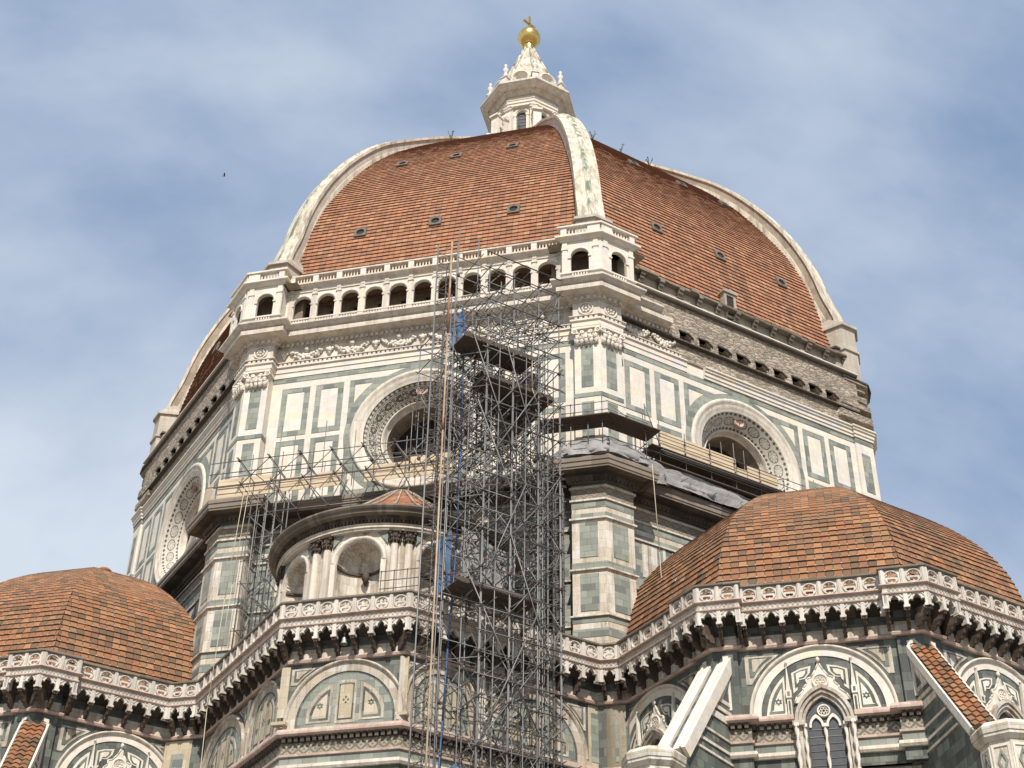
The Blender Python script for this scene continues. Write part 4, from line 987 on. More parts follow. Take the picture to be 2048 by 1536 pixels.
# corners that carry projecting blocks (tribune corners)
TRIB = {0, 1, 2, 3, 10+0, 11, 12, 13}; TRIB = {0, 1, 2, 3, 10, 11, 12, 13}
def block_path(base, width, proj, w2=None):
    """insert projecting angle blocks at the tribune corners"""
    out = []
    for i, p in enumerate(base):
        if i in TRIB and 0 < i < len(base)-1:
            a, b = Vector(base[i-1]), Vector(base[i+1]); v = Vector(p)
            t0 = (v-a).normalized(); t1 = (b-v).normalized(); n0 = Vector((t0.y, -t0.x)); n1 = Vector((t1.y, -t1.x))
            mit = (n0+n1)/(1+n0.dot(n1))
            q0 = v-t0*width; q3 = v+t1*width
            for q in (q0, q0+n0*proj, v+mit*proj, q3+n1*proj, q3): out.append((q.x, q.y))
        else: out.append(p)
    return out
WB = block_path(WP, 0.95, 0.22)     # wall with angle pilasters
PB0 = block_path(line_path(0.0), 1.62, 0.42)   # parapet line
m = MB(); WBx = [(WB[0][0]-12, WB[0][1]+12)]+WB+[(WB[-1][0]+12, WB[-1][1]+12)]
sweep(m, WB, [(-0.9, 22.7), (0, 22.7), (0, 29.3), (-0.9, 29.3)])
tw = part('tribune_wall', m, 'darkgreen', cath)
m = MB(); sweep(m, WP, [(-0.35, 0), (-0.35, 22.7)]); part('tribune_base_wall', m, 'oldmarble', cath)
m = MB(); sweep(m, line_path(0.0), [(-6.0, 29.45), (-0.1, 29.45), (-0.1, 29.62), (-6.0, 29.62)]); part('terrace', m, 'oldmarble', cath)
def mould(name, mat, prof, path=None, parent=None):
    q = MB()
    if path == 'CP':
        for c_ in CPS: sweep(q, c_, prof)
    else: sweep(q, path or WB, prof)
    return part(name, q, mat, parent or tw)
mould('string_course', 'pinkmarble', [(0, 28.0), (0.16, 28.0), (0.2, 28.1), (0.12, 28.18), (0, 28.18)])
# lower cornice, brackets, mosaic frieze, strings below the arches
CP = block_path(WP, 1.25, 0.35)
def split_path(path):
    """break the plan line where the tribune windows pass through"""
    out = [[path[0]]]
    for a, b in zip(path, path[1:]):
        l = hypot(b[0]-a[0], b[1]-a[1]); mx_, my_ = (a[0]+b[0])/2, (a[1]+b[1])/2
        near = min(hypot(mx_-CE[0], my_-CE[1]), hypot(mx_-CS[0], my_-CS[1]))
        if 4.5 < l < 8 and near < 10.6:
            t = ((b[0]-a[0])/l, (b[1]-a[1])/l)
            out[-1].append((mx_-t[0]*1.2, my_-t[1]*1.2)); out.append([(mx_+t[0]*1.2, my_+t[1]*1.2)])
        out[-1].append(b)
    return out
CPS = split_path(CP)
q = MB(); [sweep(q, c_, [(-0.3, 24.66), (0.3, 24.66), (0.38, 24.72), (0.38, 24.8), (0.32, 24.95), (-0.3, 24.97)]) for c_ in CPS]; _ = (q, CP, [(-0.3, 24.66), (0.3, 24.66), (0.38, 24.72), (0.38, 24.8), (0.32, 24.95), (-0.3, 24.97)])
cw = part('arch_cornice', q, 'pinkmarble', tw)
q = MB(); [along(c_, 0.26, lambda P, t, n: tooth(q, P, t, n, 0.08, 24.42, 24.66, -0.1, 0.22)) for c_ in CPS]; part('cornice_dentils', q, 'soot_shade', tw)
mould('mosaic_band', 'mosaic', [(0, 23.95), (0.04, 23.95), (0.04, 24.44), (0, 24.44)], 'CP')
mould('string_course', 'pinkmarble', [(0, 23.82), (0.13, 23.82), (0.13, 23.92), (0, 23.96)], 'CP')
mould('green_band', 'green', [(0, 23.5), (0.05, 23.5), (0.05, 23.82), (0, 23.82)], 'CP')
mould('string_course', 'trim', [(-0.3, 23.2), (0.16, 23.2), (0.22, 23.3), (0.2, 23.44), (0, 23.5)], 'CP')
mould('green_band', 'oldgreen', [(-0.2, 22.7), (0.02, 22.7), (0.02, 23.2), (-0.2, 23.2)], 'CP')

# ---- parapet: every straight stretch is a part with its own corbels
def parapet(p, q, nmod, depth, first, last):
    """gothic parapet between plan points p and q: rail, pierced panels, friezes, pointed arches on corbels"""
    a = Vector(p); b = Vector(q); t = (b-a); ln = t.length; t /= ln
    ang = math.degrees(atan2(-t.x, t.y)); F = Fr(ang, 0, p)
    F.o = Vector((a.x, a.y, 0)); mod = ln/nmod
    m = MB(); th = 0.09
    n6 = 48
    for i in range(nmod):
        x0, x1 = i*mod, (i+1)*mod; c = (x0+x1)/2; hz = 30.18; hw = min(0.31, mod*0.36)
        foil = [(c+hw*(0.58+0.36*abs(cos(3*u)))*cos(u)*0.9, hz+0.31*(0.58+0.36*abs(cos(3*u)))*sin(u)*0.9) for u in [2*pi*k/n6 for k in range(n6)]]
        prism(m, F, [(x0, 29.84), (x1, 29.84), (x1, 30.52), (x0, 30.52)], -0.14, -0.03, [foil], 0, True)
        box(m, F, c-hw*0.8, c+hw*0.8, 30.12, 30.2, -0.13, -0.06)
        annulus(m, F, c, hz, [(hw, -0.03), (hw, 0.02), (hw-0.045, 0.02), (hw-0.05, -0.03)], n=20, smooth=False)
        # pointed trefoil arch
        ht = 28.98; hh = min(0.36, mod*0.41); R_ = hh
        tre = [(c-hh, 28.88), (c-hh, ht)]
        tre += [(c-hh+0.0, ht), (c-hh*0.98, ht+0.10), (c-hh*0.72, ht+0.17), (c-hh*0.45, ht+0.13), (c-hh*0.42, ht+0.22), (c-hh*0.22, ht+0.32), (c, ht+0.40), (c+hh*0.22, ht+0.32), (c+hh*0.42, ht+0.22), (c+hh*0.45, ht+0.13), (c+hh*0.72, ht+0.17), (c+hh*0.98, ht+0.10)]
        tre += [(c+hh, ht), (c+hh, 28.88)]
        poly = [(x0, 28.88), (c-hh, 28.88)]+tre[1:-1]+[(c+hh, 28.88), (x1, 28.88), (x1, 29.47), (x0, 29.47)]
        pl = []
        for u in poly:
            if not pl or hypot(pl[-1][0]-u[0], pl[-1][1]-u[1]) > 1e-4: pl.append(u)
        prism(m, F, pl, -0.2, -0.04, (), 0, True)
        for sg in (-1, 1):   # raised pointed hood over the arch
            pts = [(c+sg*(hh+0.05), ht-0.02), (c+sg*hh*0.98, ht+0.2), (c+sg*hh*0.6, ht+0.38), (c, ht+0.5)]
            for u, v in zip(pts, pts[1:]): tube(m, F.p(u[0], u[1], -0.03), F.p(v[0], v[1], -0.03), 0.028, 4)
        k = max(2, int(mod/0.17))   # small diamonds of the frieze
        for j in range(k):
            s = x0+(j+0.5)*mod/k; r = 0.07
            prism(m, F, [(s, 29.62-r), (s+r*0.8, 29.62), (s, 29.62+r), (s-r*0.8, 29.62)], -0.03, 0.0, [[(s, 29.62-r*.5), (s-r*0.4, 29.62), (s, 29.62+r*.5), (s+r*0.4, 29.62)]])
    for i in range(nmod+1):
        x = i*mod; e = 0.085
        if i == 0: x += 0.06
        if i == nmod: x -= 0.06
        box(m, F, x-e, x+e, 29.84, 30.52, -0.08, 0.04); box(m, F, x-e*0.4, x+e*0.4, 29.86, 30.5, 0.04, 0.07); box(m, F, x-e, x+e, 28.84, 29.47, -0.2, 0.0); box(m, F, x-e*1.5, x+e*1.5, 28.77, 28.87, -0.26, 0.04)
    box(m, F, 0, ln, 29.45, 29.8, -0.2, -0.03)
    box(m, F, 0, ln, 29.0, 29.1, -depth, -0.5) if False else None
    pr = part('parapet', m, 'parapet', cath)
    # corbels
    for i in range(nmod+1):
        if (i == 0 and not first) or (i == nmod and not last): continue
        x = min(max(i*mod, 0.1), ln-0.1); c = MB(); Q = F.p(x, 0, 0); d = depth
        FF = Fr(ang+90, 0); FF.o = Vector((Q.x, Q.y, 0))   # tangent of FF runs inwards (-normal of F)
        prof = [(d+0.1, 28.2), (d+0.1, 28.95), (0.05, 28.95), (0.03, 28.74), (0.07, 28.66), (0.16, 28.64), (0.20, 28.54), (0.26, 28.46), (0.38, 28.46), (0.42, 28.36), (0.50, 28.30), (0.60, 28.31), (0.64, 28.22), (d+0.1, 28.18)]
        prism(c, FF, prof, -0.075, 0.075, (), 0, True)
        for u, v in ((0.05, 28.66), (0.24, 28.50), (0.47, 28.33)):
            for sg in (-0.7, 0.7): blob(c, F.p(x+sg*0.075, v, -u), 0.05, seed=i)
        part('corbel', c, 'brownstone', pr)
    return pr
segs = []
for i in range(len(PB0)-1):
    p, q = PB0[i], PB0[i+1]; l = hypot(q[0]-p[0], q[1]-p[1])
    segs.append((p, q, l))
for i, (p, q, l) in enumerate(segs):
    if l < 0.6: n = 0
    elif l < 1.2: n = 1
    else: n = max(1, round(l/0.86))
    cx, cy = (p[0]+q[0])/2, (p[1]+q[1])/2
    far = (cx > 22) or (cx < -36)      # stretches outside the picture stay plain
    if n == 0 or far:
        m = MB(); a = Vector(p); t = Vector(q)-a; t.normalize(); F = Fr(math.degrees(atan2(-t.x, t.y)), 0); F.o = Vector((a.x, a.y, 0))
        box(m, F, 0, l, 28.86, 30.52, -0.2, -0.03); part('parapet', m, 'parapet', cath)
    else: parapet(p, q, n, OFF, True, l < 2.2 or i == len(segs)-1)
q = MB(); sweep(q, PB0, [(-0.2, 30.52), (0.06, 30.52), (0.1, 30.56), (0.1, 30.64), (-0.2, 30.7)]); rl = part('parapet_rail', q, 'greystone', cath)
q = MB(); sweep(q, PB0, [(-0.2, 29.76), (0.08, 29.76), (0.12, 29.80), (0.08, 29.86), (-0.15, 29.86)]); part('parapet_string', q, 'pinkmarble', rl)
q = MB(); sweep(q, PB0, [(-0.2, 29.42), (0.04, 29.42), (0.05, 29.47), (0.02, 29.5), (-0.15, 29.5)]); part('parapet_string', q, 'pinkmarble', rl)
# soffit behind the arches and panels on the wall between the corbels
q = MB(); sweep(q, line_path(0.0), [(-OFF-0.1, 29.0), (-0.2, 29.35), (-0.2, 29.42)]); part('terrace_soffit', q, 'soot_shade', tw)
q = MB(); sweep(q, WB, [(0, 28.18), (0.015, 28.18), (0.015, 28.64), (0, 28.64)]); part('frieze_panels', q, 'oldmarble', tw)

# ---- blind arches
def blind_arch(ang, ap, c, zs, Ro, Ri, zb, style='plain', C=(0, 0), pil=None):
    F = Fr(ang, ap, C); m = MB()
    # hollow arch: hood moulding, voussoir ring, inner roll
    annulus(m, F, c, zs, [(Ro, 0.0), (Ro, 0.14), (Ro-0.07, 0.18), (Ro-0.13, 0.10), (Ro-0.16, 0.04)], 0, 180, 40)
    for sg in (-1, 1):
        if zs > zb+0.02: box(m, F, min(c+sg*Ro, c+sg*(Ro-0.15)), max(c+sg*Ro, c+sg*(Ro-0.15)), zb, zs, 0, 0.13)
    a_ = part('blind_arch', m, 'lowmarble' if style != 'fine' else 'trim', tw)
    v = MB(); annulus(v, F, c, zs, [(Ro-0.16, 0.04), (Ri, 0.04), (Ri-0.0, -0.04), (Ri-0.14, -0.02)], 0, 180, 40, smooth=False)
    for sg in (-1, 1):
        if zs > zb+0.02: box(v, F, min(c+sg*(Ro-0.16), c+sg*Ri), max(c+sg*(Ro-0.16), c+sg*Ri), zb, zs, -0.0, 0.04)
    part('voussoirs', v, 'lowmarble' if style != 'fine' else 'marble', a_)
    t = MB(); pts = arc(c, zs, Ri-0.1, 0, 180, 36)
    if zs > zb+0.02: pts += [(c-Ri+0.12, zb), (c+Ri-0.12, zb)]
    prism(t, F, pts, -0.05, 0.012); part('tympanum', t, 'green' if style != 'fine' else 'darkgreen', a_)
    return F, a_
def lunette(mb, F, c, zs, R, x0, x1, z0, d, g=0.0):
    """upright strip between x0 and x1 closed by the arc of radius R"""
    n = 10; top = [(x, zs+sqrt(max(0.0, R*R-(x-c)**2))) for x in [x1+(x0-x1)*i/n for i in range(n+1)]]
    top = [p for p in top if p[1] > z0+0.02]
    if len(top) < 2: return
    poly = [(x0, z0), (x1, z0)]+top
    pl = []
    for u in poly:
        if not pl or hypot(pl[-1][0]-u[0], pl[-1][1]-u[1]) > 1e-3: pl.append(u)
    prism(mb, F, pl, 0.0, d)
def star(mb, F, x, z, r, d):
    for k in range(2): prism(mb, F, [(x+r*sin(2*pi*i/3+k*pi), z+r*cos(2*pi*i/3+k*pi)) for i in range(3)], 0.0, d+0.004*k, [[(x+r*0.55*sin(2*pi*i/3+k*pi), z+r*0.55*cos(2*pi*i/3+k*pi)) for i in range(3)]])
def plain_tymp(F, a_, c, zs, R, zb):
    w = MB(); o = MB(); dk = MB()
    k = R/2.05
    for sg in (-1, 1):   # side lunettes: frame, dark line, field
        e0, e1 = sorted((c+sg*0.62*k, c+sg*1.72*k)); lunette(w, F, c, zs, 1.78*k, e0, e1, zb+0.28, 0.03)
        e0, e1 = sorted((c+sg*0.74*k, c+sg*1.58*k)); lunette(dk, F, c, zs, 1.62*k, e0, e1, zb+0.38, 0.04)
        e0, e1 = sorted((c+sg*0.84*k, c+sg*1.46*k)); lunette(o, F, c, zs, 1.48*k, e0, e1, zb+0.46, 0.05)
    lunette(w, F, c, zs, 1.8*k, c-0.44*k, c+0.44*k, zb+0.2, 0.03); lunette(dk, F, c, zs, 1.66*k, c-0.34*k, c+0.34*k, zb+0.34, 0.04); lunette(o, F, c, zs, 1.58*k, c-0.28*k, c+0.28*k, zb+0.4, 0.05)
    part('inlay_frames', w, 'lowmarble', a_); part('inlay_fields', o, 'plastercream', a_)
    for x in (-1.14*k, 1.14*k): star(dk, F, c+x, zb+1.02, 0.16, 0.06)
    for x, z in ((0, .12), (0, -.12), (.1, 0), (-.1, 0)): prism(dk, F, [(c+x, zb+1.22+z-.06), (c+x+.05, zb+1.22+z), (c+x, zb+1.22+z+.06), (c+x-.05, zb+1.22+z)], 0, 0.06)
    part('dark_inlay', dk, 'oldgreen', a_)
M['plastercream'] = stone('cream_marble_field', [(0.50, 0.43, 0.31), (0.54, 0.47, 0.36), (0.46, 0.385, 0.27)], 0.8, 0.5, sfac=0.5, s0=0.48, s1=0.72, stain=(0.3, 0.2, 0.12))
def spandrels(F, a_, c, zs, Ro, xl, xr, zt):
    w = MB(); g = MB()
    for sg, xe in ((-1, xl), (1, xr)):
        h = zt-zs
        pts = []
        R1 = Ro+0.16
        for i in range(7):
            z = zt-(zt-zs-0.25)*i/6; dx = R1*R1-(z-zs)**2; pts.append((c+sg*sqrt(max(0, dx)), z))
        pts = [p for p in pts if (xe-p[0])*sg > 0.06]
        if len(pts) < 3: continue
        poly = [(xe, zt)]+[(pts[0][0], zt)]+pts+[(xe, pts[-1][1])]
        pl = []
        for u in poly:
            if not pl or hypot(pl[-1][0]-u[0], pl[-1][1]-u[1]) > 1e-3: pl.append(u)
        if hypot(pl[-1][0]-pl[0][0], pl[-1][1]-pl[0][1]) < 1e-3: pl.pop()
        prism(w, F, pl, 0, 0.03)
        cx = sum(p[0] for p in pl)/len(pl)*0.5+xe*0.3+pl[1][0]*0.2; cz = zt-0.25
        sc = [(cx+(p[0]-cx)*0.7, cz+(p[1]-cz)*0.7) for p in pl]; prism(g, F, sc, 0, 0.045)
        sc = [(cx+(p[0]-cx)*0.45, cz+(p[1]-cz)*0.45) for p in pl]; prism(w, F, sc, 0, 0.06)
    if w.v: part('spandrel_frames', w, 'lowmarble', a_); part('spandrel_green', g, 'oldgreen', a_)
GW, SW_, EW = 33.6-OFF, 25.6-OFF, 26.05-OFF
# exedra front
F, a_ = blind_arch(-112.5, GW, 0.42, 25.3, 2.72, 2.2, 24.97); plain_tymp(F, a_, 0.42, 25.3, 2.05, 24.97); spandrels(F, a_, 0.42, 25.3, 2.72, -2.15, 2.72, 27.78)
q = MB()
for x0, x1 in ((-2.62, -2.22), (2.8, 3.12)): box(q, F, x0, x1, 25.6, 27.9, 0, 0.06)
for x0, x1 in ((-2.75, -2.1), (2.72, 3.25)): box(q, F, x0, x1, 25.2, 25.34, 0, 0.3)
part('corner_strip', q, 'plastercream', tw)
# exedra sides
for ang, ap, sg in ((-157.5, SW_, 1), (-67.5, EW, -1)):
    F, a_ = blind_arch(ang, ap, sg*14.55, 25.3, 2.72, 2.2, 24.97); plain_tymp(F, a_, sg*14.55, 25.3, 2.05, 24.97); spandrels(F, a_, sg*14.55, 25.3, 2.72, sg*14.55-2.65, sg*14.55+2.65, 27.78)
    F, a_ = blind_arch(ang, ap, sg*19.25, 26.25, 1.78, 1.3, 24.97); plain_tymp(F, a_, sg*19.25, 26.25, 1.2, 24.97); spandrels(F, a_, sg*19.25, 26.25, 1.78, sg*19.25-1.9, sg*19.25+1.9, 27.78)
    q = MB()
    for x in (sg*17.3, sg*21.2): box(q, F, x-0.14, x+0.14, 24.97, 27.9, 0, 0.08); box(q, F, x-0.22, x+0.22, 25.0, 25.2, 0, 0.2)
    part('corner_strip', q, 'trim', tw)
# flat strips where exedra and tribune meet
q = MB(); g_ = MB()
for s0, s1 in ((-11.3, -9.9), (10.3, 11.2)):
    F = Fr(-112.5, 26.6-OFF); box(q, F, s0, s1, 24.97, 27.95, 0, 0.02); box(g_, F, s0+0.4, s1-0.35, 25.3, 27.3, 0, 0.04)
part('pier_strip', q, 'plastercream', tw); part('green_panels', g_, 'green', tw)
for s0, s1 in ((-11.75, -10.55),):
    F = Fr(-67.5, EW); q = MB(); g_ = MB(); box(q, F, s0, s1, 24.97, 27.95, 0, 0.02); box(g_, F, s0+0.15, s0+0.6, 25.3, 27.6, 0, 0.04); part('pier_strip', q, 'plastercream', tw); part('green_panels', g_, 'green', tw)

# tribune faces: richer arches with a gabled window
def tribune_side(C, ang, window=True):
    A = 11.0-OFF; F, a_ = blind_arch(ang, A, 0, 25.0, 2.98, 2.5, 24.97, 'fine', C)
    Rt = 2.36
    spandrels(F, a_, 0, 25.0, 2.98, -3.0, 3.0, 27.72)
    w = MB(); g = MB(); d = MB()
    for sg in (-1, 1):
        e0, e1 = sorted((sg*1.45, sg*2.3)); lunette(w, F, 0, 25.0, 2.26, e0, e1, 25.0, 0.03)
        e0, e1 = sorted((sg*1.53, sg*2.19)); lunette(g, F, 0, 25.0, 2.14, e0, e1, 25.12, 0.04)
        e0, e1 = sorted((sg*1.59, sg*2.08)); lunette(d, F, 0, 25.0, 2.0, e0, e1, 25.22, 0.05)
        star(g, F, sg*1.76, 25.62, 0.17, 0.06)
        # quarter-round and lobed fields above the gable
        pts = [(sg*0.3, 27.05)]+[(sg*(0.3+0.55*sin(radians(i*22.5))), 26.95-0.5*(1-cos(radians(i*22.5)))*1.0) for i in range(5)]+[(sg*1.12, 26.62), (sg*1.12, 26.75)]
        arcp = [(sg*x, 25.0+sqrt(max(0, 2.2**2-x*x))) for x in (1.12, 0.9, 0.7, 0.5, 0.3)]
        def lobed(sc_, dd, mb_):
            cx, cz = sg*0.78, 26.72
            pp = [(sg*0.32, 27.1), (sg*0.38, 26.8), (sg*0.6, 26.55), (sg*0.9, 26.5), (sg*0.95, 26.1), (sg*1.12, 25.95), (sg*1.14, 26.85), (sg*0.75, 27.02)]
            prism(mb_, F, [(cx+(x-cx)*sc_, cz+(z-cz)*sc_) for x, z in pp], 0, dd)
        lobed(1.0, 0.03, w); lobed(0.74, 0.042, g); lobed(0.5, 0.055, d)
        # pinnacle beside the window
        x = sg*1.32
        prism(w, F, [(x-0.09, 26.05), (x+0.09, 26.05), (x, 27.25)], 0, 0.16); box(w, F, x-0.12, x+0.12, 25.72, 26.05, 0, 0.2); box(w, F, x-0.09, x+0.09, 24.6, 25.72, 0, 0.14); box(g, F, x-0.05, x+0.05, 25.8, 25.98, 0, 0.21); box(g, F, x-0.04, x+0.04, 24.9, 25.6, 0, 0.15)
        blob(w, F.p(x, 27.28, 0.1), 0.07, seed=3)
    wi = part('lunette_frames', w, 'whitemarble', a_); part('green_inlay', g, 'oldgreen', a_); part('cream_fields', d, 'whitemarble', a_)
    # gable with medallion
    gb = MB()
    out = [(-1.12, 25.5), (-1.0, 25.75), (-0.72, 26.0), (-0.72, 26.12), (-0.56, 26.28), (-0.56, 26.5), (-0.36, 26.56), (-0.16, 26.85), (0, 27.2)]
    g_in = []
    for i in range(11):
        t_ = i/10; R_g = (1.0+(26.12-24.55)**2)/2; aa = math.asin((26.12-24.55)/R_g)*(1-t_); g_in.append((1.0-R_g+R_g*cos(aa), 24.55+R_g*sin(aa)))
    g_in = [p for p in g_in if p[1] > 25.45]
    poly = out+[(-x, z) for x, z in out[-2::-1]]+[(x, z) for x, z in g_in[::-1]]+[(-x, z) for x, z in g_in[1:]]
    prism(gb, F, poly, 0, 0.10); 
    for u, v in zip(out, out[1:]):
        for sg in (-1, 1): tube(gb, F.p(sg*u[0], u[1], 0.1), F.p(sg*v[0], v[1], 0.1), 0.035, 5)
    blob(gb, F.p(0, 27.3, 0.12), 0.1, (1, 1, 1.4), 5)
    part('gable', gb, 'whitemarble', a_)
    md = MB(); annulus(md, F, 0, 26.35, [(0.34, 0.1), (0.34, 0.17), (0.27, 0.17), (0.26, 0.13), (0.001, 0.13)], n=22)
    for i in range(6): annulus(md, F, 0.13*cos(i*pi/3), 26.35+0.13*sin(i*pi/3), [(0.075, 0.13), (0.075, 0.16), (0.05, 0.16), (0.05, 0.13)], n=8)
    part('medallion', md, 'marble', a_)
    # window: deep pointed arch, two lights, oculus, twisted columns
    n = 12
    def gothic(hw, zs, top): 
        R = (hw*hw+(top-zs)**2)/(2*hw); L_ = [(hw-R+R*cos(t_), zs+R*sin(t_)) for t_ in [math.asin((top-zs)/R)*i/n for i in range(n+1)]]
        return L_+[(-x, z) for x, z in L_[-2::-1]]
    fr_ = MB()
    for hw, top, d0, d1 in ((1.18, 26.14, 0.0, 0.36), (1.04, 25.98, 0.0, 0.28), (0.9, 25.82, 0.0, 0.18)):
        o = gothic(hw, 24.55, top); i_ = gothic(hw-0.13, 24.55, top-0.16)
        prism(fr_, F, [(hw, 20.5)]+o+[(-hw, 20.5), (-hw+0.13, 20.5)]+i_[::-1]+[(hw-0.13, 20.5)], d0, d1)
    for x in (-1.16, -0.92, 0.92, 1.16): box(fr_, F, x-0.12, x+0.12, 24.42, 24.62, 0, 0.46)
    wn_ = part('gothic_window', fr_, 'lowmarble', tw)
    gl = MB(); i_ = gothic(0.68, 24.55, 25.6); prism(gl, F, [(0.68, 20.5)]+i_+[(-0.68, 20.5)], 0, 0.03); part('window_glass', gl, 'lead', wn_)
    br = MB()
    for j in range(12): box(br, F, -0.66, 0.66, 21.0+0.3*j, 21.03+0.3*j, 0.03, 0.05)
    part('glazing_bars', br, 'greystone', wn_)
    tr = MB()
    for sg in (-1, 1):
        L2 = gothic(0.29, 24.45, 24.95); L3 = gothic(0.2, 24.45, 24.8)
        prism(tr, F, [(p[0]+sg*0.34, p[1]) for p in [(0.29, 24.4)]+L2+[(-0.29, 24.4), (-0.2, 24.4)]+L3[::-1]+[(0.2, 24.4)]], 0.03, 0.12)
    annulus(tr, F, 0, 25.08, [(0.27, 0.03), (0.27, 0.13), (0.21, 0.13), (0.2, 0.05)], n=16)
    for i in range(6): annulus(tr, F, 0.12*cos(i*pi/3), 25.08+0.12*sin(i*pi/3), [(0.07, 0.03), (0.07, 0.1), (0.045, 0.1), (0.045, 0.03)], n=8)
    part('tracery', tr, 'marble', wn_)
    for x, dd, r_ in ((0, 0.16, 0.06), (-1.12, 0.44, 0.075), (1.12, 0.44, 0.075), (-0.8, 0.26, 0.06), (0.8, 0.26, 0.06)):
        c_ = MB(); st = 40; vs = []; Q = F.p(x, 0, dd)
        for k in range(st+1):
            z = 20.6+3.85*k/st
            for j in range(6):
                a2 = 2*pi*j/6; rr_ = r_*(1+0.45*cos(2*(a2-k*0.5))); vs.append((Q.x+rr_*cos(a2), Q.y+rr_*sin(a2), z))
        c_.add(vs, [[k*6+j, k*6+(j+1) % 6, (k+1)*6+(j+1) % 6, (k+1)*6+j] for k in range(st) for j in range(6)], 0, None, True)
        box(c_, F, x-0.09, x+0.09, 24.36, 24.5, dd-0.09, dd+0.09); part('twisted_column', c_, 'marble', wn_)
for ang in (-157.5, -112.5, -67.5): tribune_side(CE, ang)
for ang in (-112.5, -67.5): tribune_side(CS, ang)
# angle pilasters of the tribunes: pale strips
q = MB()
for C, angs in ((CE, (-157.5, -112.5, -67.5, -22.5)), (CS, (-157.5, -112.5, -67.5))):
    for ang in angs:
        F = Fr(ang, 11.0-OFF+0.22, C); hw = (11.0-OFF)*math.tan(radians(22.5))
        for sg in (-1, 1):
            x = sg*(hw-0.45); box(q, F, x-0.12, x+0.12, 25.35, 27.75, 0, 0.03)
part('angle_strip', q, 'marble', tw)

# ---- tribune half domes
tp = [(10.5, 29.7), (10.35, 31.0), (10.05, 32.4), (9.6, 33.8), (8.9, 35.1), (7.95, 36.3), (6.8, 37.4), (5.5, 38.45), (4.0, 39.4), (2.5, 40.1), (1.1, 40.55), (0.45, 40.65)]
TP = resample(tp, 0.35)
for C, nm in ((CE, 0), (CS, 1)):
    m = MB()
    ax = -67.5 if nm == 0 else -157.5
    for j, d in enumerate((-90, -45, 0, 45, 90)): tiled_face(m, C, ax+d, TP, tw=0.37, lip=0.06, seed=20+nm*7+j, jit=0.014)
    o = part('half_dome_roof', m, ['oldtile', 'gap'], cath)
    b = MB(); lathe(b, C, [(0.5, 40.5), (0.55, 40.75), (0.46, 40.85), (0.4, 41.2), (0.45, 41.25), (0.28, 41.4), (0, 41.45)], 14); part('roof_knob', b, 'knob', o)

